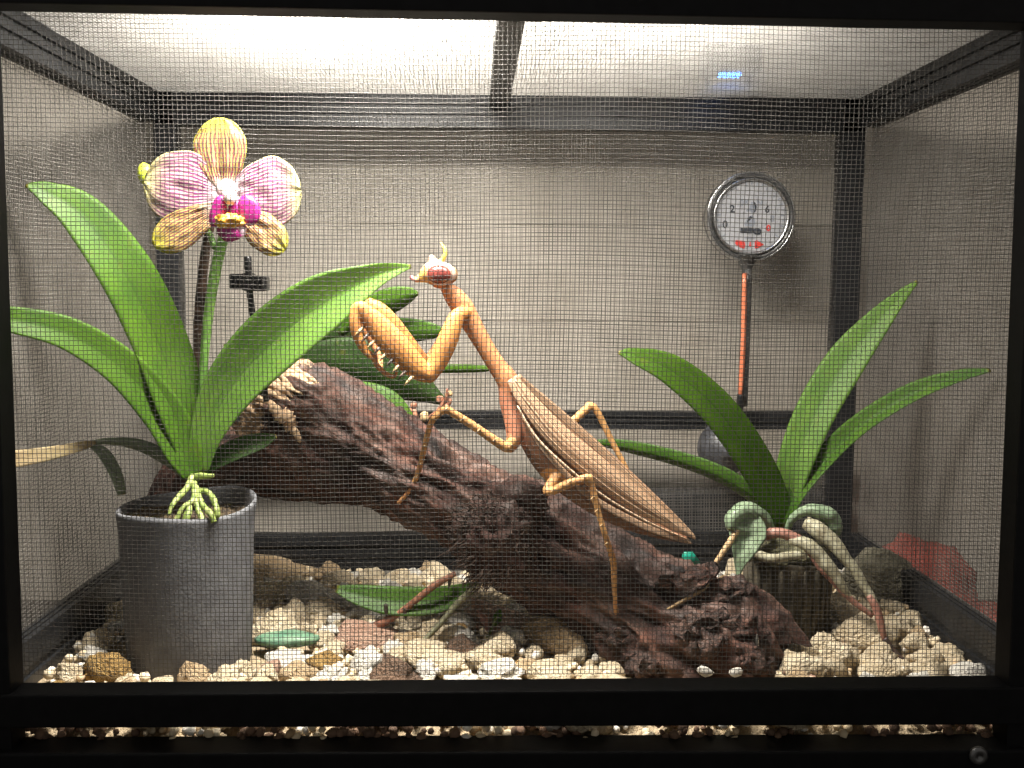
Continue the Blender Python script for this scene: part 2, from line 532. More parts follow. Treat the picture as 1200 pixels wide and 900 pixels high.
def petal_mat(name, base, edge, vein, amount, white_to=0.18, nv=19):
    """UV.x fans out from the petal's foot, UV.y runs from foot to rim"""
    m, nt, b = new_mat(name)
    uvr = coords(nt, 'UV')
    sep = nt.nodes.new('ShaderNodeSeparateXYZ'); nt.links.new(uvr, sep.inputs[0])
    wob = noise_tex(nt, coords(nt, 'UV', (5, 4, 1)), 1.0, 3)
    ph = math_n(nt, 'ADD', math_n(nt, 'MULTIPLY', sep.outputs[0], nv * 2 * math.pi), math_n(nt, 'MULTIPLY', wob, 9.0))
    s = math_n(nt, 'MULTIPLY_ADD', math_n(nt, 'SINE', ph), 0.5); s.node.inputs[2].default_value = 0.5
    n2 = noise_tex(nt, coords(nt, 'UV', (24, 5, 1)), 1.0, 3, 0.6, 0.9)
    st = math_n(nt, 'ADD', math_n(nt, 'MULTIPLY', s, 0.5), math_n(nt, 'MULTIPLY', n2, 0.6))
    veins = ramp(nt, st, [(0.50, (0, 0, 0)), (0.64, (1, 1, 1))])
    env = ramp(nt, sep.outputs[1], [(white_to * 0.55, (0, 0, 0)), (white_to + 0.12, (1, 1, 1)), (0.80, (0.75,) * 3), (0.97, (0.05,) * 3)])
    k = math_n(nt, 'MULTIPLY', math_n(nt, 'MULTIPLY', veins, env), amount)
    ground = ramp(nt, sep.outputs[1], [(white_to * 0.5, (0.60, 0.54, 0.56)), (white_to + 0.15, base), (0.74, base), (0.95, edge)])
    col = mixc(nt, k, ground, vein)
    nt.links.new(col, b.inputs['Base Color'])
    b.inputs['Roughness'].default_value = 0.5
    b.inputs['Specular IOR Level'].default_value = 0.3
    add_bump(nt, b, st, 0.25, 0.0003)
    translucent(nt, b, col, 0.32)
    return m


M['petal'] = petal_mat('petal_striped', (0.46, 0.31, 0.30), (0.50, 0.46, 0.20), (0.15, 0.014, 0.11), 1.0)
M['sepal'] = petal_mat('sepal_yellow', (0.44, 0.33, 0.11), (0.44, 0.41, 0.045), (0.17, 0.022, 0.06), 1.0, 0.15, 14)
M['lip'] = noisy('magenta_lip', [(0.3, (0.17, 0.004, 0.085)), (0.7, (0.33, 0.016, 0.18))], 260, 0.4, bump=0.1)
M['lip_pale'] = noisy('pale_lip_edge', [(0.35, (0.70, 0.42, 0.60)), (0.7, (0.85, 0.78, 0.80))], 260, 0.45, bump=0.1)
M['callus'] = noisy('orange_callus', [(0.35, (0.42, 0.10, 0.02)), (0.55, (0.75, 0.40, 0.03)), (0.75, (0.80, 0.60, 0.10))], 650, 0.45)
M['column'] = noisy('white_column', [(0.3, (0.55, 0.42, 0.45)), (0.7, (0.66, 0.58, 0.52))], 200, 0.4)
M['bud'] = noisy('green_bud', [(0.3, (0.42, 0.52, 0.03)), (0.7, (0.60, 0.68, 0.06))], 160, 0.45)

# ------------------------------------------------------------------ main planes of the cage, read from the photograph
YB = 0.170                                   # back frame
XL = at(182, 380, YB).x                      # side screens
XR = at(1009, 380, YB).x
ZT = at(600, 112, YB).z                      # top screen
ZRB = at(600, 148, YB).z                     # underside of the top rails
Z0 = at(600, 622, YB).z                      # top of the low rails
ZG = at(600, 668, YB).z                      # gravel bed
ZF = ZG - 0.012                              # cage floor
ZTAB = at(600, 935, 0).z                     # table

# ------------------------------------------------------------------ room: table and walls
tab = box('table', (-0.42, -0.16, ZTAB - 0.02), (0.42, 0.206, ZTAB), M['table'], bev=0.001)
tag(tab, kind='structure')
YW = 0.206
wb = bpy.data.objects.new('wall_back', None); C.objects.link(wb); tag(wb, kind='structure')
zs = [ZTAB - 0.02, at(600, 376, YW).z, at(600, 263, YW).z, 0.46]
for i, (a, b2, dy) in enumerate(((zs[0], zs[1], -0.0008), (zs[1], zs[2], 0.0), (zs[2], zs[3], 0.0012))):
    box('wall_panel', (-0.42, YW + dy, a + 0.00015), (0.42, YW + 0.02, b2 - 0.00015), M['wall'], wb, bev=0.0003)
for nm, x0, x1 in (('wall_left', -0.44, -0.42), ('wall_right', 0.42, 0.44)):
    tag(box(nm, (x0, -0.16, ZTAB - 0.02), (x1, 0.26, 0.46), M['wall'], bev=0), kind='structure')

# ------------------------------------------------------------------ cage
cage = empty('mesh_cage', Vector((0, 0.085, ZTAB)), 'black framed wire mesh cage with the mantis and both orchids inside', 'cage')
FR, IN = M['frame'], M['inner_frame']
# front frame
plate('front_rail', [(-90, -75), (1290, -60), (1290, 38.5), (-90, 12)], 0, -0.010, 0.0, FR, cage)
plate('front_rail', [(-62, 801.5), (1262, 791.5), (1262, 849.5), (-62, 854)], (0, 0, -0.0095, -0.0095), -0.0095, 0.001, FR, cage)
plate('front_rail', [(-62, 863), (1262, 859), (1262, 931), (-62, 936)], 0.001, -0.0115, 0.001, FR, cage)
plate('post', [(-32, 10), (-2, 10), (29, 870), (3, 870)], 0, -0.0085, 0.0012, FR, cage)
plate('post', [(1199, 10), (1229, 10), (1192, 870), (1163.5, 870)], 0, -0.0085, 0.0012, FR, cage)
# back frame
plate('post', [(181, 104), (207, 104), (224, 690), (196, 690)], YB, YB - 0.004, YB + 0.005, IN, cage)
plate('post', [(985, 104), (1013, 104), (992, 690), (962, 690)], YB, YB - 0.004, YB + 0.005, IN, cage)
def xrail(name, p0, p1, hpx, dep, m=IN, y=YB):
    A = at(*p0, y); B = at(*p1, y)
    return rail(name, A, B, dep, hpx * mpp(y), m, cage)
xrail('back_rail', (184, 128), (1011, 137), 37, 0.008)
xrail('back_rail', (216, 492), (970, 492), 21, 0.006)
xrail('back_rail', (222, 647), (964, 643), 43, 0.008)
# rails running front to back
HR = ZT - ZRB
rail('side_rail', (XL + 0.0015, 0.001, ZT - HR / 2), (XL + 0.0015, YB - 0.004, ZT - HR / 2), 0.0085, HR, IN, cage)
rail('side_rail', (XR - 0.0015, 0.001, ZT - HR / 2), (XR - 0.0015, YB - 0.004, ZT - HR / 2), 0.0085, HR, IN, cage)
rail('side_rail', (XL + 0.001, 0.001, (Z0 + ZF) / 2), (XL + 0.001, YB - 0.004, (Z0 + ZF) / 2), 0.007, Z0 - ZF, IN, cage)
rail('side_rail', (XR - 0.001, 0.001, (Z0 + ZF) / 2), (XR - 0.001, YB - 0.004, (Z0 + ZF) / 2), 0.007, Z0 - ZF, IN, cage)
rail('cross_bar', (at(598, 24, 0.04).x, 0.001, ZT - 0.003), (at(585, 118, YB).x, YB - 0.004, ZT - 0.003), 0.0085, 0.006, IN, cage)
box('floor_tray', (XL - 0.002, -0.004, ZTAB + 0.002), (XR + 0.002, YB + 0.004, ZF), IN, cage)
s0 = at(1147, 886, -0.012)
lathe('screw', [(0.0028, 0.0006), (0.0028, -0.0004), (0.0022, -0.0009), (0.0008, -0.0009), (0.0007, -0.0004)], M['steel'], cage, 24, (s0.x, -0.0118, s0.z), 'Y')


def screen_mesh(name, W, H, pitch, r, bulge, seed):
    """woven wire cloth in the XZ plane; every wire bends over and under its neighbours"""
    nu, nv = int(W / pitch) + 1, int(H / pitch) + 1
    o = Vector((seed * 5.1, seed * 2.3, 0.7))
    gi, gj = np.meshgrid(np.arange(nu), np.arange(nv), indexing='ij')
    X = gi * pitch; Zc = gj * pitch
    # slow waves of the loose cloth
    wx = 0.32 * pitch * (np.sin(Zc * 41 + seed) + 0.6 * np.sin(X * 23 + Zc * 67 + 2 * seed))
    wz = 0.32 * pitch * (np.sin(X * 37 + 1.3 * seed) + 0.6 * np.sin(Zc * 29 - X * 53 + seed))
    rng = np.random.default_rng(seed)
    X = X + wx + rng.normal(0, 0.035 * pitch, (nu, 1)) + rng.normal(0, 0.02 * pitch, X.shape)
    Zc = Zc + wz + rng.normal(0, 0.035 * pitch, (1, nv)) + rng.normal(0, 0.02 * pitch, X.shape)
    Y = bulge * (np.sin(np.pi * gi / (nu - 1)) * np.sin(np.pi * gj / (nv - 1)) * 0.6 + 0.4 * np.sin(X * 47 + seed) * np.sin(Zc * 31 + 2 * seed)
                 * np.sin(np.pi * gi / (nu - 1)) * np.sin(np.pi * gj / (nv - 1)))
    par = np.where((gi + gj) % 2 == 0, 1.0, -1.0) * r * 0.9
    V, Fc = [], []
    base = 0
    for axis in (0, 1):
        n0 = nv if axis == 0 else nu            # number of wires
        n1 = nu if axis == 0 else nv
        P = np.stack([X, Y + (par if axis == 0 else -par), Zc], -1)
        P = P.transpose(1, 0, 2) if axis == 0 else P
        off = np.array([[0, -r, 0], [0, 0, r], [0, r, 0], [0, 0, -r]]) if axis == 0 else np.array([[0, -r, 0], [r, 0, 0], [0, r, 0], [-r, 0, 0]])
        VV = (P[:, :, None, :] + off[None, None]).reshape(-1, 3)
        wI, iI, kI = np.meshgrid(np.arange(n0), np.arange(n1 - 1), np.arange(4), indexing='ij')
        a = base + (wI * n1 + iI) * 4 + kI
        b = base + (wI * n1 + iI) * 4 + (kI + 1) % 4
        q = np.stack([a, b, b + 4, a + 4], -1).reshape(-1, 4)
        if axis == 0: q = q[:, ::-1]
        V.append(VV); Fc.append(q); base += len(VV)
    V = np.vstack(V); Fc = np.vstack(Fc)
    me = bpy.data.meshes.new(name)
    me.vertices.add(len(V)); me.vertices.foreach_set('co', V.ravel().astype(np.float32))
    me.loops.add(Fc.size); me.loops.foreach_set('vertex_index', Fc.ravel().astype(np.int32))
    me.polygons.add(len(Fc)); me.polygons.foreach_set('loop_start', np.arange(0, Fc.size, 4, dtype=np.int32))
    me.polygons.foreach_set('use_smooth', np.ones(len(Fc), bool))
    me.update(calc_edges=True)
    return me


PITCH = 5.35 * mpp(0.003)
WR = 0.080 * PITCH
front = screen_mesh('front_screen', XR - XL, ZT - Z0 + 0.012, PITCH, WR * 0.90, 0.0016, 1)
back = screen_mesh('back_screen', XR - XL - 0.014, ZRB - Z0 + 0.006, PITCH, WR * 0.9, 0.0015, 2)
side = screen_mesh('side_screen', YB - 0.006, ZRB - Z0 + 0.006, PITCH, WR * 0.95, 0.0022, 3)
top = screen_mesh('top_screen', XR - XL - 0.008, YB - 0.006, PITCH, WR, 0.0015, 4)
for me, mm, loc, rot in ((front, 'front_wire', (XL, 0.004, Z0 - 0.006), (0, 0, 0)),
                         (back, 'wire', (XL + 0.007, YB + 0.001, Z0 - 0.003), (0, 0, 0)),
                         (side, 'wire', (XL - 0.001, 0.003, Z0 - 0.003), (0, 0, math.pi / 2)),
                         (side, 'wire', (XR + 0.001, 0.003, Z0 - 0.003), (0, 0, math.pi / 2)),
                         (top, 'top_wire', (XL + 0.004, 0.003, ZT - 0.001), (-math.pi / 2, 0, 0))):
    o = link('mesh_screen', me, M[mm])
    o.location = loc
    if rot[0]: rot = (math.pi / 2, 0, 0); o.location = (XL + 0.004, YB - 0.003, ZT - 0.0005); rot = (math.pi / 2, 0, 0)
    o.rotation_euler = rot
    if rot[0]:
        # local Z of the cloth runs towards the front
        o.rotation_euler = (math.pi / 2, 0, 0)
    bpy.context.view_layer.update()
    mw = o.matrix_world.copy()
    o.parent = cage; o.matrix_parent_inverse = cage.matrix_world.inverted()
    tag(o, kind='stuff')

# ------------------------------------------------------------------ lamp standing on the cage top, plus an added fill lamp
def roof_lamp(px, py, y, hx, hy, strength, label):
    d = ray(px, py); LP = CAM + d * ((ZT - CAM.z) / d.z); LP.y = y
    lamp = empty('cage_lamp', Vector((LP.x, LP.y, ZT + 0.001)), label, 'lamp')
    def oval(name, prof, m):
        o = lathe(name, prof, m, lamp, 56, (0, 0, 0))
        for v_ in o.data.vertices:
            v_.co = Vector((LP.x + v_.co.x * hx, LP.y + v_.co.y * hy, ZT + 0.014 + v_.co.z))
        return o
    oval('housing', [(1.02, 0.0155), (1.10, 0.0160), (1.12, 0.022), (1.02, 0.036), (0.75, 0.042), (0.2, 0.044)], M['white'])
    oval('diffuser', [(0.98, 0.0156), (0.96, 0.0130), (0.88, 0.0105), (0.72, 0.0085), (0.50, 0.0072), (0.25, 0.0066), (0.05, 0.0065)], emit('lamp_glow', (1.0, 0.945, 0.86), strength))
    for sx in (-1, 1):
        box('foot', (LP.x + sx * (hx * 1.06) - 0.0018, LP.y - 0.004, ZT + 0.0008), (LP.x + sx * (hx * 1.06) + 0.0018, LP.y + 0.004, ZT + 0.0310), M['white'], lamp, bev=0.0004)
roof_lamp(432, 52, 0.018, 0.050, 0.024, LAMP_STRENGTH, 'bright white lamp standing on the mesh roof above the log')
roof_lamp(765, 52, 0.018, 0.036, 0.018, LAMP_STRENGTH * 0.42, 'added dimmer fill lamp standing on the mesh roof beside the blue light')  # made-up second lamp, added to even out the light on the right side
d = ray(856, 100); t = (ZT - CAM.z) / d.z
BP = CAM + d * t
ind = empty('indicator_box', Vector((BP.x, BP.y, ZT)), 'small black box with a glowing blue light on the mesh roof', 'indicator')
box('case', (BP.x - 0.012, BP.y - 0.006, ZT + 0.005), (BP.x + 0.012, BP.y + 0.010, ZT + 0.016), M['black'], ind)
box('blue_light', (BP.x - 0.005, BP.y - 0.003, ZT + 0.0035), (BP.x + 0.004, BP.y + 0.002, ZT + 0.0049), emit('blue_glow', (0.05, 0.30, 1.0), 18), ind, bev=0)
for sx in (-1, 1):
    box('foot', (BP.x + sx * 0.009 - 0.001, BP.y + 0.004, ZT + 0.0005), (BP.x + sx * 0.009 + 0.001, BP.y + 0.006, ZT + 0.0052), M['black'], ind, bev=0)

# ------------------------------------------------------------------ things outside the cage, seen through the screens
pA, pB = at(642, 575, 0.19), at(985, 575, 0.19)
v, f = box_data((pA.x, 0.183, ZTAB), (pB.x, 0.202, pA.z))
bo = link('black_box', bevel(mesh_py('black_box', v, f), 0.002), M['dark_box'], None, False)
tag(bo, 'matt black box standing behind the cage against the wall', 'box')
# red cloth
def cloth_lump(path, rad, name, m, label, cat):
    S = catmull([(p.x, p.y, p.z, r) for p, r in zip(path, rad)], 60)
    pts = [Vector(s[:3]) for s in S]
    v, f, uv = tube_data(pts, [s[3] for s in S], 28, None, True, Vector((0, 0, 1)))
    vv = []
    for i, p in enumerate(v):
        c = pts[i // 28]
        n_ = (p - c)
        k = 1 + 0.30 * noise.noise(p * 60) + 0.16 * noise.noise(p * 160) + 0.05 * noise.noise(p * 400)
        q = c + n_ * k
        q.z = max(q.z, ZTAB + 0.0005)
        vv.append(q)
    o = link(name, fix_normals(mesh_py(name, vv, f, uv)), m)
    return tag(o, label, cat)
cloth_lump([Vector((XR + 0.022, 0.185, ZTAB + 0.014)), Vector((XR + 0.026, 0.150, ZTAB + 0.020)), Vector((XR + 0.030, 0.12, ZTAB + 0.012)), Vector((XR + 0.034, 0.06, ZTAB + 0.016)), Vector((XR + 0.034, 0.0, ZTAB + 0.012))],
           [0.014, 0.024, 0.014, 0.022, 0.016], 'red_cloth', M['red_cloth'], 'crumpled red cloth lying outside the right mesh side', 'cloth')

# ------------------------------------------------------------------ gravel bed
def ground(x, y):
    u = (x - XL) / (XR - XL)
    h = ZG + 0.003 * noise.noise(Vector((x * 26, y * 26, 2.2)))
    h += 0.006 * math.exp(-((u - 0.04) / 0.07) ** 2) * math.exp(-((y - 0.05) / 0.05) ** 2)
    h -= 0.0062 * math.exp(-(max(y, 0) / 0.011) ** 2)
    h += 0.006 * math.exp(-((u - 0.96) / 0.10) ** 2) * math.exp(-((y - 0.07) / 0.05) ** 2)
    return h
nx, ny = 110, 56
gv, gf = [], []
for j in range(ny + 1):
    for i in range(nx + 1):
        x = XL + 0.0046 + (XR - XL - 0.0092) * i / nx; y = -0.0015 + (YB - 0.0035) * j / ny
        gv.append((x, y, ground(x, y) - 0.003 + 0.0012 * noise.noise(Vector((x * 160, y * 160, 0)))))
for j in range(ny):
    for i in range(nx):
        a = j * (nx + 1) + i
        gf.append((a, a + 1, a + nx + 2, a + nx + 1))
tag(link('sand_bed', mesh_py('sand_bed', gv, gf), M['sand']), kind='structure')

TONES = {
    'cream': ((0.58, 0.46, 0.29), (0.79, 0.68, 0.49)),
    'white': ((0.70, 0.65, 0.56), (0.82, 0.79, 0.72)),
    'sandy': ((0.40, 0.28, 0.15), (0.60, 0.45, 0.28)),
    'ochre': ((0.24, 0.14, 0.04), (0.44, 0.28, 0.09)),
    'brown': ((0.09, 0.055, 0.035), (0.20, 0.12, 0.075)),
    'pinkish': ((0.38, 0.22, 0.15), (0.56, 0.38, 0.28)),
    'grey': ((0.19, 0.185, 0.16), (0.36, 0.35, 0.30)),
}
for k, (a, b2) in TONES.items():
    M['stone_' + k] = noisy(k + '_stone', [(0.32, a), (0.68, b2)], 1.6, 0.8, 6, 0.6, 0.06, bscale=7)
protos = {}
for k in TONES:
    protos[k] = []
    for s in range(4):
        me = rock_mesh(k + '_pebble', 11 + s * 5 + len(k), 3, 0.55, 0.8 if s % 2 else 0.35, (1, 0.9, 0.82))
        me.materials.append(M['stone_' + k]); protos[k].append(me)

BLOCK = [(at(224, 700, 0.056).x, 0.056, 0.025), (at(920, 700, 0.080).x, 0.080, 0.0175)]
def blocked(x, y, r):
    return any((x - a) ** 2 + (y - b2) ** 2 < (q + r * 0.6) ** 2 for a, b2, q in BLOCK)

placed = []
def log_foot(x, y):
    return at(728, 800, 0.03).x < x < at(905, 800, 0.03).x and 0.012 < y < 0.075
def free(x, y, r):
    return all((x - a) ** 2 + (y - b2) ** 2 > ((q + r) * 0.74) ** 2 for a, b2, q in placed)

def pebble(kind, x, y, r, lab, cat, name, group=None, z=None, rot=None, sc=(1, 1, 1)):
    o = bpy.data.objects.new(name, random.choice(protos[kind]))
    C.objects.link(o)
    o.location = (x, y, (ground(x, y) + r * 0.22) if z is None else z)
    o.rotation_euler = rot or (random.uniform(-0.5, 0.5), random.uniform(-0.5, 0.5), random.uniform(0, 6.28))
    k = random.uniform(0.9, 1.1)
    o.scale = (r * k * sc[0], r * sc[1], r * random.uniform(0.75, 1.0) * sc[2])
    tag(o, lab, cat, group)
    placed.append((x, y, r))
    return o

def ground_hit(px, py):
    d = ray(px, py); y = 0.03
    for k in range(400):
        y = 0.004 + k * 0.0004
        p = at(px, py, y)
        if p.z <= ground(p.x, y) + 0.001: return p.x, y
    return p.x, 0.16

# stones one can single out
for px, py, rp, kind, lab, sc in (
        (585, 790, 30, 'white', 'smooth white egg shaped stone beside the foot of the log', (1, 0.8, 0.75)),
        (362, 704, 34, 'white', 'large cream rock between the grey pot and the fallen leaf', (1, 0.8, 0.8)),
        (425, 752, 38, 'pinkish', 'broad pinkish stone under the reddish twig', (1.2, 0.9, 0.6)),
        (590, 735, 44, 'pinkish', 'broad tan stone under the middle of the log', (1.2, 0.9, 0.7)),
        (655, 752, 40, 'sandy', 'sandy boulder tucked under the sloping log', (1.2, 0.9, 0.8)),
        (338, 776, 24, 'white', 'flat white stone beside the foot of the grey pot', (1.3, 1, 0.6)),
        (500, 772, 30, 'cream', 'pale cream stone at the end of the grey stalk', (1.2, 1, 0.7)),
        (320, 672, 34, 'sandy', 'angular tan slab behind the grey pot by the back rail', (1.4, 0.8, 0.7)),
        (226, 806, 24, 'sandy', 'pointed sandy stone leaning on the front of the grey pot', (1, 0.8, 1.2)),
        (1010, 748, 40, 'cream', 'large pale rock beside the dark basket pot', (1.1, 0.9, 0.8))):
    x, y = ground_hit(px, min(py, 800)); r = rp * mpp(y)
    if py > 790: y = max(y, 0.020)
    pebble(kind, x, y, r, lab, 'stone', 'stone', None, ground(x, y) + r * 0.25, (0.1, 0.1, random.uniform(-0.3, 0.3)), sc)
p = at(1026, 722, 0.108)
gr = rock_mesh('grey_rock', 77, 4, 0.25, 0.95, (1, 0.7, 1)); gr.materials.append(noisy('grey_green_rock', [(0.3, (0.12, 0.11, 0.075)), (0.7, (0.27, 0.25, 0.18))], 1.4, 0.8, 6, 0.5, 0.03, bscale=9))
o = bpy.data.objects.new('grey_rock', gr); C.objects.link(o)
o.scale = (0.0200, 0.018, 0.0140); o.location = (p.x, 0.110, ground(p.x, 0.110) + 0.008); o.rotation_euler = (0, 0.6, 0.1)
tag(o, 'grey green angular rock standing behind the trailing orchid roots', 'rock')
placed.append((p.x, 0.110, 0.018))
x, y = ground_hit(335, 758)
o = pebble('grey', x, y, 0.010, 'flat green stone lying beside the grey pot', 'stone', 'stone', None, ground(x, y) + 0.004, (0, 0, 0), (1.35, 0.7, 0.45))
gs = rock_mesh('green_stone', 31, 3, 0.2, 0.2, (1, 0.8, 0.8))
gs.materials.append(noisy('green_stone', [(0.3, (0.06, 0.16, 0.10)), (0.7, (0.20, 0.32, 0.20))], 2.0, 0.45)); o.data = gs

kinds = ['cream'] * 60 + ['white'] * 24 + ['sandy'] * 10 + ['ochre'] * 4 + ['brown'] * 1 + ['pinkish'] * 1
GL = {k: ('%s pebble lying in the gravel on the cage floor' % k, '%s pebbles of the gravel bed' % k) for k in TONES}
count = 0; tries = 0
while count < 285 and tries < 30000:
    tries += 1
    r = random.choice((0.0044, 0.0052, 0.0062, 0.0076, 0.0092))
    x = random.uniform(XL + 0.009, XR - 0.009); y = random.uniform(0.007, YB - 0.010)
    if blocked(x, y, r) or not free(x, y, r) or log_foot(x, y): continue
    k = random.choice(kinds)
    pebble(k, x, y, r, GL[k][0], 'pebble', 'pebble', GL[k][1])
    count += 1
# fine gravel between them
bmv, bmf, bmc = [], [], []
small = [rock_mesh('grit', 50 + s, 1, 0.4, 0.6, (1, 0.9, 0.8)) for s in range(4)]
sv = [np.array([v.co for v in me.vertices]) for me in small]; sf = [[tuple(p.vertices) for p in me.polygons] for me in small]
rng = np.random.default_rng(5)
for q in range(2700):
    r = random.uniform(0.0012, 0.0026)
    x = random.uniform(XL + 0.006, XR - 0.006); y = random.uniform(-0.001, YB - 0.007) if q % 9 else random.uniform(-0.001, 0.014)
    if blocked(x, y, r) or log_foot(x, y): continue
    s = q % 4
    R3 = np.array(Matrix.Rotation(random.uniform(0, 6.28), 3, Vector((random.random(), random.random(), random.random() + 0.1)).normalized()))
    base = len(bmv)
    P = (sv[s] * r) @ R3.T + np.array([x, y, ground(x, y) + random.uniform(-0.0015, 0.002)])
    bmv.extend(P.tolist()); bmf.extend([tuple(base + i for i in fc) for fc in sf[s]])
    k = random.choice(kinds)
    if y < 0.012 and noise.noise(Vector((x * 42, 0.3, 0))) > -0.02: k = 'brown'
    a, b2 = TONES[k]; tt = random.random()
    bmc.extend([tuple(a[i] * (1 - tt) + b2[i] * tt for i in range(3))] * len(P))
mgr, nt, b = new_mat('grit')
a = nt.nodes.new('ShaderNodeAttribute'); a.attribute_name = 'Col'
nt.links.new(a.outputs['Color'], b.inputs['Base Color']); b.inputs['Roughness'].default_value = 0.85
add_bump(nt, b, noise_tex(nt, coords(nt), 1500, 3), 0.5, 0.0004)
tag(link('gravel', mesh_py('gravel', bmv, bmf, None, bmc), mgr), 'fine cream and ochre gravel covering the cage floor', 'gravel', kind='stuff')

# ------------------------------------------------------------------ log
LOGM = M['bark']
LOGDY = 0.009
def log_part(name, pts, parent, n, seg, seed, amp, pale_end=None, knobs=(), jag=0.0):
    S = catmull(pts, n)
    path = [at(s[0], s[1], s[2] + LOGDY) for s in S]
    rad = [s[3] * mpp(s[2] + LOGDY) for s in S]
    rad2 = [r * 0.86 for r in rad]
    # arc length
    L = [0.0]
    for i in range(1, n): L.append(L[-1] + (path[i] - path[i - 1]).length)
    v, f, uv = tube_data(path, rad, seg, rad2)
    out, col = [], []
    o = Vector((seed, seed * 2, seed * 3))
    for idx, p in enumerate(v):
        i, k = divmod(idx, seg)
        c = path[i]; th = 2 * math.pi * k / seg
        cs = Vector((math.cos(th) * 2.2, math.sin(th) * 2.2, L[i] * 34)) + o           # stretched along the log
        cf = Vector((math.cos(th) * 6.5, math.sin(th) * 6.5, L[i] * 70)) + o
        iso = p * 110 + o
        ridge = 1 - abs(noise.noise(cs * 1.15 + Vector((0.4 * noise.noise(iso * 0.4), 0, 0)))) * 2.0
        h = 0.10 * noise.noise(p * 42 + o) + 0.11 * ridge + 0.075 * (1 - 2 * abs(noise.noise(cf))) + 0.04 * noise.noise(iso * 2.2) + 0.015 * noise.noise(iso * 5)
        d_ = (p - c)
        q = c + d_ * (1 + amp * (h - 0.04))
        for kp, kr, kh in knobs:
            e = (q - kp).length
            if e < kr: q = q + d_.normalized() * kh * (1 - (e / kr) ** 2) ** 2
        t_ = (path[min(i + 1, n - 1)] - path[max(i - 1, 0)]).normalized()
        pm = 0.0
        if jag:
            for end, sg in ((0, -1), (n - 1, 1)):
                dd = abs(L[i] - L[end])
                if dd < 0.016:
                    wgt = (1 - dd / 0.016)
                    q = q + t_ * sg * jag * wgt * (0.9 * noise.noise(Vector((math.cos(th) * 3, math.sin(th) * 3, end * 0.1)) + o) + 0.6 * noise.noise(Vector((math.cos(th) * 9, math.sin(th) * 9, end)) + o))
        if pale_end is not None:
            dd = L[i]
            ang = 0.55 + 0.5 * noise.noise(Vector((math.cos(th) * 1.6, math.sin(th) * 1.6, 4.0)))
            pm = max(0.0, 1 - dd / (pale_end * ang + 1e-4)) * 0.9
        out.append(q); col.append((pm, pm, pm))
    me = mesh_py(name, out, f, uv, col)
    return link(name, fix_normals(me), LOGM, parent)

log = empty('log', at(800, 800, 0.060), 'thick dark barked log leaning across the gravel under the mantis', 'log')
kn = [(at(592, 628, 0.045 + LOGDY), 0.030, 0.009), (at(600, 585, 0.055 + LOGDY), 0.016, 0.006), (at(330, 500, 0.066 + LOGDY), 0.014, -0.004), (at(420, 505, 0.06 + LOGDY), 0.016, 0.004),
      (at(735, 775, 0.040 + LOGDY), 0.014, 0.004), (at(860, 700, 0.045 + LOGDY), 0.016, 0.005)]
main_pts = [(303, 462, 0.086, 40), (325, 472, 0.085, 48), (370, 495, 0.083, 54), (430, 524, 0.081, 50), (500, 564, 0.079, 47), (560, 599, 0.077, 49), (610, 628, 0.075, 55),
            (680, 671, 0.068, 58), (760, 720, 0.058, 66), (830, 760, 0.047, 78), (880, 786, 0.040, 72), (905, 800, 0.037, 58)]
trunk = log_part('trunk', main_pts, log, 340, 160, 3.3, 1.75, 0.034, kn, 0.010)
branch = log_part('branch', [(470, 556, 0.090, 36), (400, 548, 0.094, 40), (330, 541, 0.102, 41), (260, 545, 0.112, 38), (215, 575, 0.122, 33), (195, 640, 0.128, 30), (188, 735, 0.130, 30)],
                  log, 150, 80, 8.1, 0.9)
# fibrous knot
knot = rock_mesh('knot', 91, 5, 0.30, 0.0, (1, 1, 1))
kc = at(582, 632, 0.051 + LOGDY)
for v_ in knot.vertices:
    p = v_.co.copy()
    k = 1 + 0.16 * noise.noise(p * 3.0) + 0.16 * (1 - 2 * abs(noise.noise(p * 4.2 + Vector((3, 1, 2))))) + 0.10 * noise.noise(p * 11) + 0.05 * noise.noise(p * 26)
    v_.co = Vector((p.x * 0.0140 * k, p.y * 0.011 * k, p.z * 0.0150 * k)) + kc
link('knot', knot, M['bark'], log)
k2 = rock_mesh('knot_b', 94, 4, 0.35, 0.0, (1, 1, 1)); kc2 = at(604, 588, 0.058 + LOGDY)
for v_ in k2.vertices:
    p = v_.co.copy(); k = 1 + 0.2 * noise.noise(p * 4) + 0.12 * noise.noise(p * 12)
    v_.co = Vector((p.x * 0.012 * k, p.y * 0.010 * k, p.z * 0.009 * k)) + kc2
link('knot', k2, M['bark'], log)
# hair roots round the knot
fv, ff = [], []
for q in range(240):
    a = random.uniform(0, 6.28)
    rr = random.uniform(0.5, 1.05)
    s = kc + Vector((math.cos(a) * 0.0150 * rr - 0.001, -0.0105 * math.sqrt(max(0.02, 1 - min(rr, 0.99) ** 2)) - 0.0005, math.sin(a) * 0.0165 * rr))
    dr = Vector((math.cos(a) * 0.6 - 0.5, -0.35, math.sin(a) * 0.6 - 0.35)).normalized()
    ln = random.uniform(0.002, 0.006)
    pts = []
    for k in range(5):
        pts.append(s + dr * ln * k / 4 + Vector((noise.noise(s * 500 + Vector((k, 0, 0))), noise.noise(s * 500 + Vector((0, k, 9))), noise.noise(s * 500 + Vector((5, 0, k))))) * 0.0014)
    v, f, _ = tube_data(pts, [0.00028, 0.00027, 0.00024, 0.0002, 0.0001], 5, None, True, None, len(fv))
    fv += v; ff += f
tag(link('root_fibres', mesh_py('root_fibres', fv, ff), M['fibre'], log), kind='stuff')

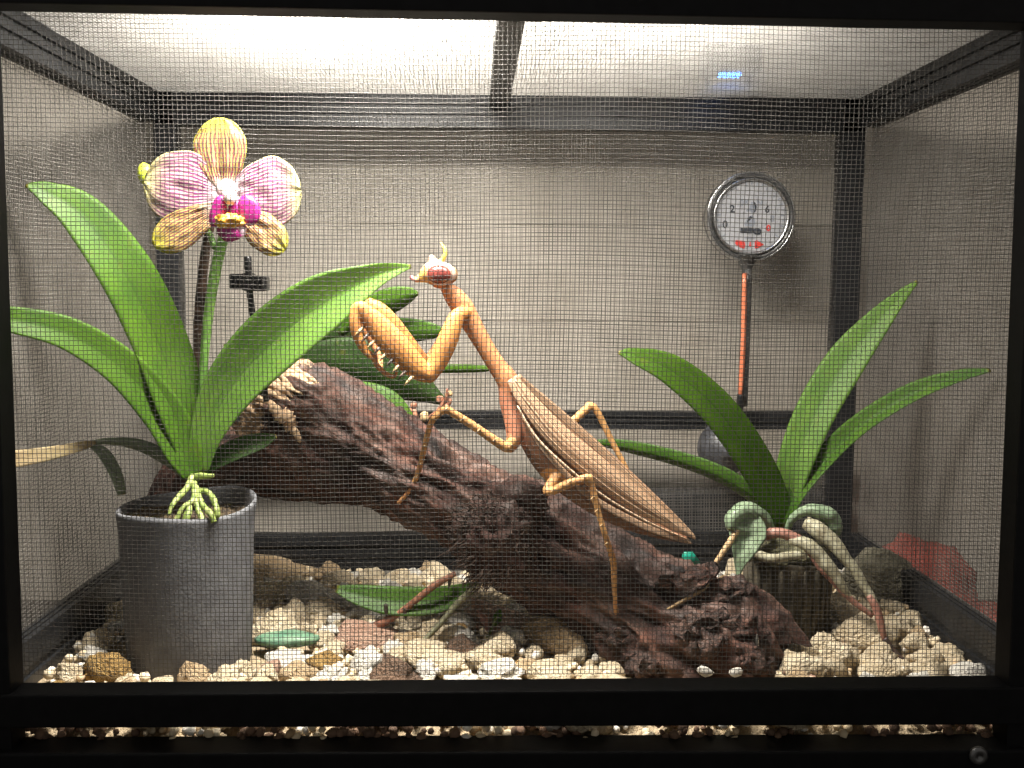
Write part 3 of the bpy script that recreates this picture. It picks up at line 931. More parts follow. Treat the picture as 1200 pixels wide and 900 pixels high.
dg = None
tb = BVHTree.FromPolygons([v.co.copy() for v in trunk.data.vertices], [tuple(p.vertices) for p in trunk.data.polygons])
def log_y(px, py, default=0.05):
    d = ray(px, py)
    h = tb.ray_cast(CAM, d.normalized())
    return h[0].y if h[0] is not None else default

# torn pale wood at the upper end
random.seed(21)
strands = [(300 + 3.0 * i + random.uniform(-3, 3), 447 - 1.6 * i + random.uniform(-3, 3), 343 + 2.6 * i + random.uniform(-10, 8), 475 - 2.2 * i + random.uniform(-4, 4), random.uniform(2.2, 4.2)) for i in range(13)]
strands += [(286 + 2 * i + random.uniform(-3, 3), 474 - 3 * i, 312 + 3 * i, 490 - 3 * i + random.uniform(-4, 4), random.uniform(2, 3.6)) for i in range(6)]
strands += [(318, 476, 338, 492, 8), (326, 480, 346, 500, 9), (334, 490, 350, 508, 8), (344, 500, 353, 520, 4), (314, 470, 330, 482, 6)]
for q, (ax, ay, bx_, by, wd) in enumerate(strands):
    ya = min(log_y(ax, ay, 0.084), 0.090); yb = min(log_y(bx_, by, 0.080), 0.090)
    S = catmull([(ax, ay, ya - 0.0004, wd * 0.6), ((ax + bx_) / 2 + random.uniform(-2, 2), (ay + by) / 2 + random.uniform(-2, 2), (ya + yb) / 2 - 0.0014, wd), (bx_, by, yb + 0.0008, wd * 0.25)], 20)
    path = [at(s_[0], s_[1], s_[2]) for s_ in S]
    rad = [s_[3] * mpp(s_[2]) * (1 + 0.45 * noise.noise(Vector((i * 0.5, q * 3.0, 0)))) for i, s_ in enumerate(S)]
    v, f, uv = tube_data(path, rad, 10, [r * 0.5 for r in rad])
    v = [p + Vector((noise.noise(p * 500), noise.noise(p * 500 + Vector((7, 7, 7))), noise.noise(p * 500 + Vector((3, 9, 1))))) * 0.0006 for p in v]
    link('splinter', fix_normals(mesh_py('splinter', v, f, uv)), M['splinter'], log)
# loose bark plates and lumps at the lower end
for q, (ax, ay, bx_, by, wd) in enumerate(((770, 690, 840, 668, 13), (820, 700, 880, 690, 15), (850, 730, 895, 745, 14), (790, 740, 850, 720, 12), (735, 770, 770, 790, 14), (868, 760, 905, 790, 13), (700, 740, 745, 752, 8), (812, 765, 850, 748, 13))):
    ya = log_y(ax, ay, 0.045); yb = log_y(bx_, by, 0.045)
    S = catmull([(ax, ay, ya, wd * 0.5), ((ax + bx_) / 2, (ay + by) / 2, (ya + yb) / 2 - 0.0035, wd), (bx_, by, yb, wd * 0.5)], 26)
    path = [at(s[0], s[1], s[2]) for s in S]
    rad = [s[3] * mpp(s[2]) for s in S]
    v, f, uv = tube_data(path, rad, 20, [r * 0.6 for r in rad])
    v = [p + Vector((noise.noise(p * 330), noise.noise(p * 330 + Vector((7, 7, 7))), noise.noise(p * 330 + Vector((3, 9, 1))))) * 0.0030
         + Vector((noise.noise(p * 900), noise.noise(p * 900 + Vector((7, 7, 7))), noise.noise(p * 900 + Vector((3, 9, 1))))) * 0.0010 for p in v]
    link('bark_lump', fix_normals(mesh_py('bark_lump', v, f, uv, [(0.3, 0.3, 0.3) if q in (0, 1, 4) else (0.05, 0.05, 0.05)] * len(v))), M['bark'], log)

ys = log_y(815, 695, 0.045) - 0.006
tag(px_tube('straw', [(779, 716, ys + 0.001, 1.6), (815, 696, ys, 2.6), (849, 675, ys + 0.001, 2.0)], M['root_tan'], None, 10, 8), 'thin tan straw lying across the lower end of the log', 'straw')
for (px, py, rp, lab) in ((827, 787, 11, 'white chip in front of the foot of the log, roundest one'), (862, 788, 10, 'flat white chip in front of the foot of the log'), (887, 752, 8, 'slim upright white chip at the tip of the log')):
    yy = 0.016 if py > 760 else log_y(px, py, 0.04) - 0.001
    p = at(px, py, yy)
    me = rock_mesh('stone_chip', int(px), 2, 0.4, 0.8, (1, 0.7, 0.7)); me.materials.append(M['stone_white'])
    o = bpy.data.objects.new('stone_chip', me); C.objects.link(o)
    r = rp * mpp(yy); o.location = p; o.scale = (r, r, r) if py > 760 else (r * 0.4, r * 0.4, r * 1.9)
    tag(o, lab, 'chip')
p = at(808, 654, 0.100)
v, f, uv = tube_data([at(800, 650, 0.100), at(808, 653, 0.100), at(820, 662, 0.101)], [0.0012, 0.0026, 0.0010], 10, [0.0006] * 3)
tag(link('plastic_scrap', fix_normals(mesh_py('plastic_scrap', v, f)), M['teal']), 'small teal plastic scrap behind the log', 'scrap')

# ------------------------------------------------------------------ orchid in the grey pot
def petal(name, foot, tip, width, y0, bulge, m, parent, sh=0.55, curl=0.0, twist=0.0, n=30, k=25):
    """foot/tip in px; width is the full width in px; sh is where the petal is widest; bulge lifts it towards the camera"""
    A = Vector((foot[0], foot[1])); B = Vector((tip[0], tip[1]))
    ax = B - A; L = ax.length; ax /= L; pr = Vector((-ax.y, ax.x))
    v, f, uv = [], [], []
    e = math.log(0.5) / math.log(sh)
    for i in range(n + 1):
        t = i / n
        tt = max(1e-4, min(1 - 1e-4, t))
        if tt > sh: wv = max(0.03, 1 - ((tt - sh) / (1 - sh)) ** 2.3) ** 0.5
        else: wv = 0.20 + 0.80 * math.sin(math.pi / 2 * tt / sh) ** 1.1
        for j in range(k):
            u = -1 + 2 * j / (k - 1)
            # rounded rim: the ends bow with u
            q = A + ax * (L * t) + pr * (u * width / 2 * wv * (1 + 0.09 * noise.noise(Vector((t * 3.5, math.copysign(4, u), tip[0])))))
            dep = y0 - bulge * math.sin(math.pi * 0.6 * t) * (1 - 0.25 * u * u) + 0.0002 * math.exp(-(u / 0.12) ** 2)
            dep += 0.0011 * noise.noise(Vector((u * 1.3 + 5, t * 2.2, tip[0]))) * (0.2 + abs(u)) + 0.0007 * noise.noise(Vector((u * 3, t * 6, tip[1])))
            v.append(at(q.x, q.y, dep)); uv.append((0.5 + 0.5 * u, t if abs(u) < 0.8 else max(t, 0.0 + (abs(u) - 0.8) / 0.2 * 0.97 * min(1, t * 3))))
    for i in range(n):
        for j in range(k - 1):
            a_ = i * k + j
            f.append((a_, a_ + 1, a_ + k + 1, a_ + k))
    N = len(v)
    v2 = [p + (p - CAM).normalized() * 0.0004 for p in v]
    f2 = [tuple(N + i for i in reversed(fc)) for fc in f]
    rim = [j for j in range(k)] + [i * k + k - 1 for i in range(1, n + 1)] + [n * k + j for j in range(k - 2, -1, -1)] + [i * k for i in range(n - 1, 0, -1)]
    fr = [(rim[i], N + rim[i], N + rim[(i + 1) % len(rim)], rim[(i + 1) % len(rim)]) for i in range(len(rim))]
    return link(name, fix_normals(mesh_py(name, v + v2, f + f2 + fr, uv + uv)), m, parent)


PY = 0.056
pc = at(224, 800, PY)
orchid = empty('potted_orchid', Vector((pc.x, PY, ZG - 0.002)), 'flowering orchid with a striped purple bloom in a grey pot', 'orchid')
rim_z = at(224, 609, PY - 0.022).z
RP = 79 * mpp(PY)
def pot_wob(r, z, a, i):
    # the soft rim rises at the back right and sags at the left
    k = max(0.0, (z - (rim_z - 0.012)) / 0.012) if z > rim_z - 0.012 else 0
    up = 0.0036 * max(0, math.cos(a - 0.95)) ** 3 + 0.0005 * math.sin(3 * a + 1)
    rr = r * (1 + 0.012 * math.sin(2 * a + 0.6) * k + 0.012 * math.sin(5 * a) * k)
    return rr, z + up * k
zb = ZG - 0.006
lathe('pot', [(RP * 0.80, zb), (RP * 0.86, zb + 0.001), (RP * 0.90, zb + 0.006), (RP * 0.935, zb + 0.02), (RP * 0.965, rim_z - 0.012), (RP * 0.985, rim_z - 0.004), (RP, rim_z - 0.0012),
              (RP * 0.998, rim_z), (RP * 0.965, rim_z + 0.0003), (RP * 0.94, rim_z - 0.001), (RP * 0.925, rim_z - 0.006), (RP * 0.915, rim_z - 0.014)], M['pot'], orchid, 96, (pc.x, PY, 0), 'Z', pot_wob)
sv_, sf_ = [], []
for i in range(15):
    for k in range(48):
        a = 2 * math.pi * k / 48; r = RP * 0.93 * i / 14
        p = Vector((pc.x + r * math.cos(a), PY + r * math.sin(a), 0))
        p.z = rim_z - 0.0035 + 0.002 * noise.noise(p * 160) + 0.0012 * noise.noise(p * 420)
        sv_.append(p)
for i in range(14):
    for k in range(48):
        a_ = i * 48 + k; b_ = i * 48 + (k + 1) % 48
        sf_.append((a_, b_, b_ + 48, a_ + 48))
link('potting_moss', fix_normals(mesh_py('potting_moss', sv_, sf_)), M['soil'], orchid)
LB, LM, LPale, LD = M['leaf_bright'], M['leaf_mid'], M['leaf_pale'], M['leaf_dark']
leaf('leaf', [(30, 217, 0.028, 2), (55, 226, 0.031, 13), (98, 253, 0.037, 25), (150, 322, 0.044, 31), (190, 405, 0.053, 31), (214, 480, 0.055, 27), (230, 552, 0.057, 13)], LB, orchid, 0.22, 0.0012, 44, 13, 0.5)
leaf('leaf', [(0, 372, 0.013, 9), (12, 374, 0.016, 15), (78, 390, 0.029, 19), (140, 428, 0.041, 22), (190, 482, 0.050, 24), (216, 530, 0.053, 21), (228, 558, 0.055, 13)], LB, orchid, 0.25, 0.0012, 44, 13, 0.35)
leaf('leaf', [(233, 556, 0.056, 9), (243, 505, 0.056, 20), (272, 450, 0.057, 31), (320, 398, 0.058, 37), (378, 354, 0.060, 33), (435, 325, 0.063, 16), (462, 316, 0.064, 8), (482, 312, 0.065, 2)], LPale, orchid, 0.50, 0.0012, 46, 15, 0.1)
leaf('leaf', [(232, 556, 0.060, 5), (258, 536, 0.062, 11), (285, 523, 0.064, 12), (308, 516, 0.066, 9), (324, 511, 0.067, 2)], LD, orchid, 0.35, 0.001, 26, 11, 0.4)
leaf('dry_leaf', [(222, 560, 0.056, 6), (200, 540, 0.055, 8), (165, 522, 0.053, 7), (128, 517, 0.050, 4), (104, 520, 0.048, 3)], M['leaf_grey'], orchid, 0.3, 0.0007, 26, 9, 0.5)
leaf('dry_leaf', [(112, 518, 0.048, 2), (98, 522, 0.046, 5), (60, 531, 0.032, 8), (24, 537, 0.020, 10), (10, 539, 0.016, 10)], M['leaf_dry'], orchid, 0.15, 0.0007, 26, 9, 0.2)
leaf('dry_leaf', [(104, 519, 0.049, 3), (122, 532, 0.050, 7), (136, 556, 0.051, 7), (143, 580, 0.053, 5)], M['leaf_grey'], orchid, 0.2, 0.0007, 20, 9, 0.2)
for pts in ([(226, 558, 0.050, 5), (216, 575, 0.044, 5), (203, 590, 0.038, 4), (198, 604, 0.036, 3)], [(228, 565, 0.048, 4), (226, 585, 0.042, 5), (213, 596, 0.038, 4), (206, 612, 0.036, 4)],
            [(230, 570, 0.047, 4), (236, 590, 0.041, 5), (246, 602, 0.037, 5), (252, 612, 0.036, 5)], [(232, 574, 0.048, 5), (247, 580, 0.043, 5), (253, 593, 0.039, 5), (255, 606, 0.037, 4)],
            [(224, 560, 0.051, 6), (240, 558, 0.049, 5), (250, 557, 0.048, 3)], [(227, 580, 0.044, 4), (232, 598, 0.039, 5), (238, 612, 0.036, 4)], [(222, 590, 0.041, 4), (220, 604, 0.037, 6), (216, 614, 0.036, 5)]):
    px_tube('root', [(a_, b_, c_, r_ * 0.74) for a_, b_, c_, r_ in pts], M['root'], orchid, 22, 10, None, 0.8)
px_tube('flower_stem', [(233, 545, 0.060, 4), (236, 470, 0.060, 4.5), (243, 380, 0.059, 5.5), (254, 310, 0.058, 6.5), (266, 262, 0.056, 6), (266, 238, 0.055, 5)], M['stem_green'], orchid, 34, 12)
px_tube('old_stem', [(231, 545, 0.064, 4), (231, 480, 0.065, 4.5), (233, 380, 0.066, 6), (240, 300, 0.066, 5.5), (248, 260, 0.064, 4.5)], M['stem_dark'], orchid, 30, 10)
fl = bpy.data.objects.new('flower', None); C.objects.link(fl); fl.parent = orchid; fl.matrix_parent_inverse = orchid.matrix_world.inverted(); fl.empty_display_size = 0.01
YF = 0.054
petal('sepal', (262, 232), (256, 138), 61, YF + 0.001, 0.0022, M['sepal'], fl, 0.60)
petal('sepal', (262, 240), (180, 288), 45, YF - 0.0015, 0.0022, M['sepal'], fl, 0.62)
petal('sepal', (276, 244), (334, 294), 43, YF - 0.0015, 0.0022, M['sepal'], fl, 0.60)
petal('petal', (268, 228), (169, 212), 86, YF + 0.001, 0.0028, M['petal'], fl, 0.55)
petal('petal', (266, 230), (353, 222), 84, YF + 0.001, 0.0028, M['petal'], fl, 0.56)
def blob(name, px, py, y, rx, ry, rd, m, parent, seed=1, rough=0.12, sub=3, rot=0.0):
    me = rock_mesh(name, seed, sub, rough, 0.0, (1, 1, 1))
    k = mpp(y); c = at(px, py, y)
    for v_ in me.vertices:
        a = v_.co.x * rx * math.cos(rot) - v_.co.z * ry * math.sin(rot); b_ = v_.co.x * rx * math.sin(rot) + v_.co.z * ry * math.cos(rot)
        v_.co = Vector((a * k, v_.co.y * rd * k, b_ * k)) + c
    return link(name, me, m, parent)
blob('lip_lobe', 256, 247, YF - 0.007, 9, 19, 5, M['lip'], fl, 3, 0.15, 3, -0.35)
blob('lip_lobe', 292, 246, YF - 0.008, 13, 18, 5, M['lip'], fl, 4, 0.12, 3, 0.15)
blob('lip_throat', 277, 250, YF - 0.004, 10, 16, 8, M['lip'], fl, 5, 0.2)
blob('lip_callus', 268, 259, YF - 0.010, 15, 8, 7, M['callus'], fl, 6, 0.55, 4)
blob('lip_tip', 268, 273, YF - 0.008, 15, 10, 6, M['lip'], fl, 8, 0.3, 3, -0.4)
blob('lip_tip', 281, 271, YF - 0.007, 8, 6, 4, M['lip_pale'], fl, 9, 0.3, 3, 0.2)
blob('column', 270, 231, YF - 0.008, 8, 10, 9, M['column'], fl, 10, 0.08)
blob('column_base', 266, 222, YF - 0.004, 12, 12, 6, M['column'], fl, 12, 0.1)
blob('bud', 171, 205, YF + 0.006, 9, 14, 9, M['bud'], orchid, 14, 0.1, 3, 0.2)
px_tube('bud_stalk', [(173, 212, YF + 0.006, 2.5), (200, 240, YF + 0.008, 3), (240, 268, YF + 0.008, 3.5), (252, 290, YF + 0.004, 4)], M['stem_green'], orchid, 18, 8)

# black stake with clip
sk = empty('plant_stake', at(310, 470, 0.072), 'thin black plant stake with a black clip under the bloom', 'stake')
px_tube('rod', [(290, 300, 0.066, 4.5), (293, 345, 0.066, 3.8), (298, 380, 0.066, 4), (303, 405, 0.066, 4), (312, 470, 0.070, 3.5)], M['black'], sk, 26, 10)
c0 = at(292, 331, 0.0645); kk = mpp(0.0645)
box('clip', (c0.x - 21 * kk, 0.061, c0.z - 8 * kk), (c0.x - 4 * kk, 0.068, c0.z + 10 * kk), M['black'], sk, 0.0008)
box('clip', (c0.x + 4 * kk, 0.0612, c0.z - 10 * kk), (c0.x + 22 * kk, 0.0678, c0.z + 7 * kk), M['black'], sk, 0.0008)
box('clip_hinge', (c0.x - 6 * kk, 0.0600, c0.z - 10 * kk), (c0.x + 6 * kk, 0.0685, c0.z + 11 * kk), M['black'], sk, 0.001)
for q in range(7):
    a = c0.x + (-17 + q * 6) * kk
    box('clip_tooth', (a - 1.2 * kk, 0.0588, c0.z - 6 * kk), (a + 1.2 * kk, 0.0611, c0.z + 6 * kk), M['black'], sk, 0.0002)

# ------------------------------------------------------------------ leafy plant behind the log
bp = empty('leafy_plant', Vector((at(262, 672, 0.148).x, 0.148, ZG)), 'dark green leafy plant growing behind the log and the mantis claws', 'plant')
px_tube('stem', [(262, 672, 0.148, 5), (268, 600, 0.148, 5), (300, 535, 0.147, 4.5), (365, 480, 0.145, 4), (400, 425, 0.139, 3.5), (390, 372, 0.135, 2)], M['stem_green'], bp, 30, 8)
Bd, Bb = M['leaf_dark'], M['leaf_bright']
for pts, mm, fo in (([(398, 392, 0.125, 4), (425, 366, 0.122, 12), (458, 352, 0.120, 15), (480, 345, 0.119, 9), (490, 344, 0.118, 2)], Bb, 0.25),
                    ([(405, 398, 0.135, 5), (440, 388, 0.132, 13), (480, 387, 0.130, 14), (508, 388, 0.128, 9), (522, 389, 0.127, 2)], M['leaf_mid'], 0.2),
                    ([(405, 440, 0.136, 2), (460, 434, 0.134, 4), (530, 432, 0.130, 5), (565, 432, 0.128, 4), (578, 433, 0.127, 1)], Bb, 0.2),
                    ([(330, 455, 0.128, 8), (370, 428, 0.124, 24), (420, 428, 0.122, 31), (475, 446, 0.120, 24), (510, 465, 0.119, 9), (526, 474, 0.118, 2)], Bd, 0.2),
                    ([(345, 405, 0.136, 6), (375, 395, 0.134, 15), (410, 392, 0.132, 16), (440, 400, 0.131, 10), (462, 410, 0.130, 3)], Bd, 0.2),
                    ([(390, 455, 0.118, 6), (425, 462, 0.115, 15), (455, 472, 0.113, 15), (478, 490, 0.112, 8), (488, 502, 0.112, 2)], M['leaf_mid'], 0.5),
                    ([(262, 406, 0.120, 2), (280, 402, 0.122, 6), (300, 398, 0.124, 6), (330, 396, 0.128, 3)], Bb, 0.2),
                    ([(372, 378, 0.137, 3), (395, 372, 0.136, 9), (420, 376, 0.134, 9), (440, 384, 0.133, 3)], Bb, 0.2)):
    leaf('leaf', pts, mm, bp, fo, 0.0008, 30, 11, -0.35)
px_tube('twig', [(424, 500, 0.139, 3), (470, 500, 0.128, 3), (505, 488, 0.118, 2.5), (522, 468, 0.115, 2), (524, 455, 0.114, 1.2)], M['twig_red'], bp, 20, 8)
random.seed(4)
for q in range(9):
    a, b_ = random.choice(((492, 488), (500, 482), (522, 466), (486, 478), (518, 472)))
    blob('dry_bract', a + random.uniform(-7, 7), b_ + random.uniform(-7, 7), 0.116, random.uniform(3, 6), random.uniform(3, 6), 3, M['twig_red'] if q % 3 else M['root_tan'], bp, 60 + q, 0.5, 2, random.uniform(0, 3))

# ------------------------------------------------------------------ orchid without bloom in the dark basket
QY = 0.080
qc = at(920, 760, QY)
orch2 = empty('potted_orchid', Vector((qc.x, QY, ZG - 0.002)), 'bloomless orchid with trailing roots in a dark basket pot', 'orchid')
RQ = 50 * mpp(QY); qz = at(920, 664, QY - 0.016).z
lathe('basket_pot', [(RQ * 0.78, ZG - 0.006), (RQ * 0.86, ZG), (RQ * 0.92, (ZG + qz) / 2), (RQ, qz - 0.001), (RQ * 1.01, qz), (RQ * 0.94, qz + 0.0005), (RQ * 0.90, qz - 0.004)], M['dark_pot'], orch2, 72, (qc.x, QY, 0), 'Z',
      lambda r, z, a, i: (r * (1 + 0.02 * math.sin(3 * a) + 0.012 * math.sin(24 * a)), z + 0.001 * math.sin(2 * a)))
mo = rock_mesh('moss_top', 17, 5, 0.22, 0.0, (1, 1, 1))
for v_ in mo.vertices:
    p = v_.co.copy(); k = 1 + 0.10 * noise.noise(p * 6) + 0.06 * noise.noise(p * 15)
    v_.co = Vector((qc.x + p.x * RQ * 0.98 * k, QY + p.y * RQ * 0.95 * k, qz + 0.001 + p.z * 0.0062 * k))
link('moss_top', mo, M['moss'], orch2)
# slats of the basket
for k in range(22):
    a = 2 * math.pi * k / 22
    v, f, uv = tube_data([Vector((qc.x + RQ * q * math.cos(a), QY + RQ * q * math.sin(a), z)) for q, z in ((0.90, ZG), (0.955, (ZG + qz) / 2), (1.02, qz - 0.0015))], [0.0009, 0.0010, 0.0010], 6)
    link('slat', fix_normals(mesh_py('slat', v, f, uv)), M['dark_pot'], orch2)
leaf('leaf', [(725, 413, 0.066, 2), (745, 417, 0.066, 10), (788, 434, 0.067, 18), (838, 476, 0.069, 21), (878, 530, 0.072, 21), (904, 580, 0.076, 19), (914, 618, 0.079, 13)], LB, orch2, 0.2, 0.0012, 44, 13, 0.45)
leaf('leaf', [(914, 618, 0.080, 10), (926, 560, 0.080, 19), (952, 490, 0.081, 23), (990, 425, 0.082, 23), (1030, 375, 0.083, 15), (1058, 345, 0.084, 7), (1075, 330, 0.084, 2)], LPale, orch2, 0.2, 0.0012, 44, 13, 0.3)
leaf('leaf', [(919, 618, 0.078, 7), (932, 580, 0.077, 10), (965, 537, 0.076, 12), (1010, 495, 0.068, 12), (1070, 459, 0.057, 11), (1125, 440, 0.045, 7), (1160, 434, 0.036, 2)], LM, orch2, 0.45, 0.0012, 44, 11, 0.6)
leaf('leaf', [(910, 610, 0.082, 8), (888, 583, 0.086, 10), (845, 556, 0.092, 10), (790, 536, 0.099, 9), (730, 522, 0.106, 7), (690, 518, 0.110, 2)], LM, orch2, 0.35, 0.0010, 40, 11, 0.6)
px_tube('withered_leaf', [(904, 628, 0.074, 7), (894, 607, 0.071, 9), (876, 600, 0.068, 11), (860, 608, 0.066, 10), (856, 622, 0.065, 6)], M['leaf_blue'], orch2, 36, 16, 1.6, 0.4)
leaf('withered_leaf', [(874, 604, 0.064, 15), (876, 622, 0.062, 22), (872, 642, 0.061, 16), (867, 660, 0.061, 7), (865, 676, 0.061, 2)], M['leaf_blue'], orch2, 0.45, 0.0014, 26, 13, 0.1, 0.3)
px_tube('withered_leaf', [(922, 624, 0.076, 4), (930, 606, 0.073, 5), (948, 597, 0.070, 7), (968, 602, 0.069, 10), (978, 616, 0.069, 9), (976, 630, 0.069, 5)], M['leaf_blue'], orch2, 36, 16, 1.5, 0.4)
px_tube('root', [(a_, b_, c_, r_ * 0.82) for a_, b_, c_, r_ in [(893, 630, 0.066, 7), (915, 624, 0.063, 8), (945, 640, 0.060, 8), (968, 668, 0.058, 8), (995, 700, 0.056, 5), (1022, 722, 0.055, 3.5)]], M['root_pink'], orch2, 36, 14, None, 0.35)
px_tube('root', [(a_, b_, c_, r_ * 0.82) for a_, b_, c_, r_ in [(944, 612, 0.068, 10), (962, 624, 0.064, 13), (990, 652, 0.060, 9), (1012, 685, 0.058, 7), (1026, 712, 0.056, 6), (1032, 730, 0.055, 5), (1036, 748, 0.054, 4)]], M['root_pale'], orch2, 40, 14, None, 0.35)
px_tube('root', [(a_, b_, c_, r_ * 0.82) for a_, b_, c_, r_ in [(925, 632, 0.062, 8), (948, 640, 0.059, 10), (972, 664, 0.057, 10), (985, 684, 0.056, 7), (996, 700, 0.056, 4)]], M['root_pale'], orch2, 30, 14, None, 0.35)
px_tube('root', [(a_, b_, c_, r_ * 0.82) for a_, b_, c_, r_ in [(1018, 698, 0.0565, 5), (1030, 722, 0.054, 6), (1036, 748, 0.053, 4), (1040, 755, 0.053, 3)]], M['root_pink'], orch2, 24, 14, None, 0.35)
px_tube('root_tip', [(1036, 748, 0.053, 4), (1048, 764, 0.052, 3.2), (1064, 777, 0.050, 2)], M['root_dark'], orch2, 16, 14, None, 0.35)
px_tube('root', [(a_, b_, c_, r_ * 0.82) for a_, b_, c_, r_ in [(866, 618, 0.064, 5), (852, 640, 0.062, 4.5), (836, 664, 0.060, 3.5)]], M['root_tan'], orch2, 18, 14, None, 0.35)
px_tube('root', [(a_, b_, c_, r_ * 0.82) for a_, b_, c_, r_ in [(884, 648, 0.062, 7), (905, 655, 0.060, 7), (935, 650, 0.060, 6), (945, 652, 0.060, 4)]], M['root_pale'], orch2, 24, 14, None, 0.35)

# ------------------------------------------------------------------ thermometer on the back screen
TY = YB - 0.012
tc = at(880, 254, TY); kt = mpp(TY)
th = empty('dial_thermometer', at(872, 480, TY), 'round white dial thermometer with an orange stem on the back screen', 'thermometer')
R = 52 * kt
lathe('case', [(R * 0.9, 0.0105), (R * 0.98, 0.009), (R, 0.006), (R, 0.001), (R * 0.97, -0.0005), (R * 0.90, -0.0008), (R * 0.86, 0.001), (R * 0.2, 0.0012)], M['gunmetal'], th, 72, (tc.x, TY, tc.z), 'Y')
lathe('bezel', [(R * 1.005, 0.0035), (R * 1.02, 0.002), (R * 1.0, 0.0), (R * 0.97, -0.0009), (R * 0.955, 0.0)], M['chrome'], th, 72, (tc.x, TY, tc.z), 'Y', cap=False)
lathe('inner_ring', [(R * 0.86, 0.0004), (R * 0.85, -0.0014), (R * 0.82, -0.0016), (R * 0.79, -0.0002)], M['chrome'], th, 72, (tc.x, TY, tc.z), 'Y', cap=False)
face = lathe('dial_face', [(R * 0.83, 0.0009), (R * 0.83, 0.0004), (0.00005, 0.0004)], M['dial'], th, 60, (tc.x, TY, tc.z), 'Y')
face.data.polygons.foreach_set('use_smooth', np.zeros(len(face.data.polygons), bool))
def flat(name, pts, m, lift=0.0001):
    """flat print: polygon in px offsets from the dial centre"""
    v = [(tc.x + a * kt, TY + 0.0003 - lift, tc.z - b_ * kt) for a, b_ in pts]
    n = len(v)
    v += [(a, y - 0.00008, z) for a, y, z in v]
    f = [tuple(range(n)), tuple(reversed(range(n, 2 * n)))] + [(i, (i + 1) % n, n + (i + 1) % n, n + i) for i in range(n)]
    o = link(name, fix_normals(mesh_py(name, v, f)), m, face, False)
    return o
for k in range(27):                                    # scale ticks round the rim
    a = math.radians(-215 + 250 * k / 26)
    r0, r1 = (35, 40) if k % 2 == 0 else (37, 40)
    ca, sa = math.cos(a), math.sin(a)
    flat('tick', [(ca * r0 - sa * .6, sa * r0 + ca * .6), (ca * r1 - sa * .6, sa * r1 + ca * .6), (ca * r1 + sa * .6, sa * r1 - ca * .6), (ca * r0 + sa * .6, sa * r0 - ca * .6)], M['ink_grey'])
flat('pointer', [(-12, 13), (3, 13), (4, 14), (8, 13), (12, 14.5), (13, 17), (11, 20), (6, 20.5), (3, 18.5), (-12, 18.5)], M['ink'], 0.0003)
flat('emblem', [(0, -17), (3, -17), (5, -14), (5.5, -9), (3.5, -5), (1, -4), (-1, -7), (-4, -6), (-6, -7), (-2, -10), (-1, -14)], M['ink_grey'])
flat('emblem', [(-3, 0), (2, -2), (4.5, 2), (5.5, 8), (3, 11), (-6, 11), (-7.5, 8), (-5, 4)], M['ink_grey'])
flat('emblem_shade', [(2, -18), (5, -16), (6.3, -11), (5.2, -6), (3.2, -4.5), (4.2, -9), (3.6, -14)], M['ink'], 0.0002)
flat('emblem_shade', [(-1, -1), (2, 0.5), (-1, 4), (-4.5, 7), (-4, 4)], M['ink'], 0.0002)
flat('red_band', [(-17, 27), (-7, 28), (-5.5, 33), (-7, 37), (-15, 34), (-17.5, 31)], M['ink_red'])
flat('red_arrow', [(5.5, 28), (8, 27), (16, 32), (8, 36.5), (5.5, 36.5)], M['ink_red'])
flat('red_mark', [(-.6, 29), (.6, 29), (.6, 32.5), (1.8, 32.5), (0, 35.5), (-1.8, 32.5), (-.6, 32.5)], M['ink_red'])
flat('blue_line', [(-7, 24), (5, 24), (5, 25.2), (-7, 25.2)], M['ink_grey'])
for ch, a, b_, s, m in (('0', -30, 13, 9, 'ink'), ('2', -22, -5, 9, 'ink'), ('0', -11, -13, 7, 'ink_grey'), ('K', -5, -14, 6, 'ink_grey'), ('N', 10, -13, 7, 'ink_grey'), ('6', 19, -5, 8, 'ink'), ('8', 25, 5, 7, 'ink_grey'), ('0', 21, 16, 7, 'ink_red')):
    cu = bpy.data.curves.new('numeral', 'FONT'); cu.body = ch; cu.size = s * 1.35 * kt; cu.align_x = 'CENTER'; cu.extrude = 0.00004; cu.offset = 0.00011
    to = bpy.data.objects.new('numeral_src', cu); C.objects.link(to)
    me = bpy.data.meshes.new_from_object(to); bpy.data.objects.remove(to)
    o = link('numeral', me, M[m], None, False)
    o.rotation_euler = (math.pi / 2, 0, 0); o.location = (tc.x + a * kt, TY + 0.0002, tc.z - b_ * kt)
    bpy.context.view_layer.update()
    o.parent = face
gl_ = lathe('dial_glass', [(R * 0.82, -0.0009), (R * 0.82, -0.0011), (0.0001, -0.0011)], M['glass'], th, 48, (tc.x, TY, tc.z), 'Y')
gl_.data.polygons.foreach_set('use_smooth', np.zeros(len(gl_.data.polygons), bool))
px_tube('collar', [(876, 300, TY + 0.002, 16), (875, 307, TY + 0.002, 10), (875, 318, TY + 0.002, 5)], M['gunmetal'], th, 12, 16)
px_tube('stem_sleeve', [(876, 316, TY + 0.001, 5.5), (874, 400, TY + 0.002, 5.0), (871, 476, TY + 0.003, 5)], M['gunmetal'], th, 12, 12)
px_tube('orange_stem', [(872.5, 320, TY - 0.0012, 3.0), (871, 400, TY - 0.0006, 3.0), (867.5, 464, TY - 0.0002, 3.0)], M['orange'], th, 12, 10)
px_tube('stem_tip', [(868, 462, TY - 0.0002, 4.4), (867, 474, TY, 4.4), (867, 484, TY + 0.001, 3.4)], M['black'], th, 10, 10)
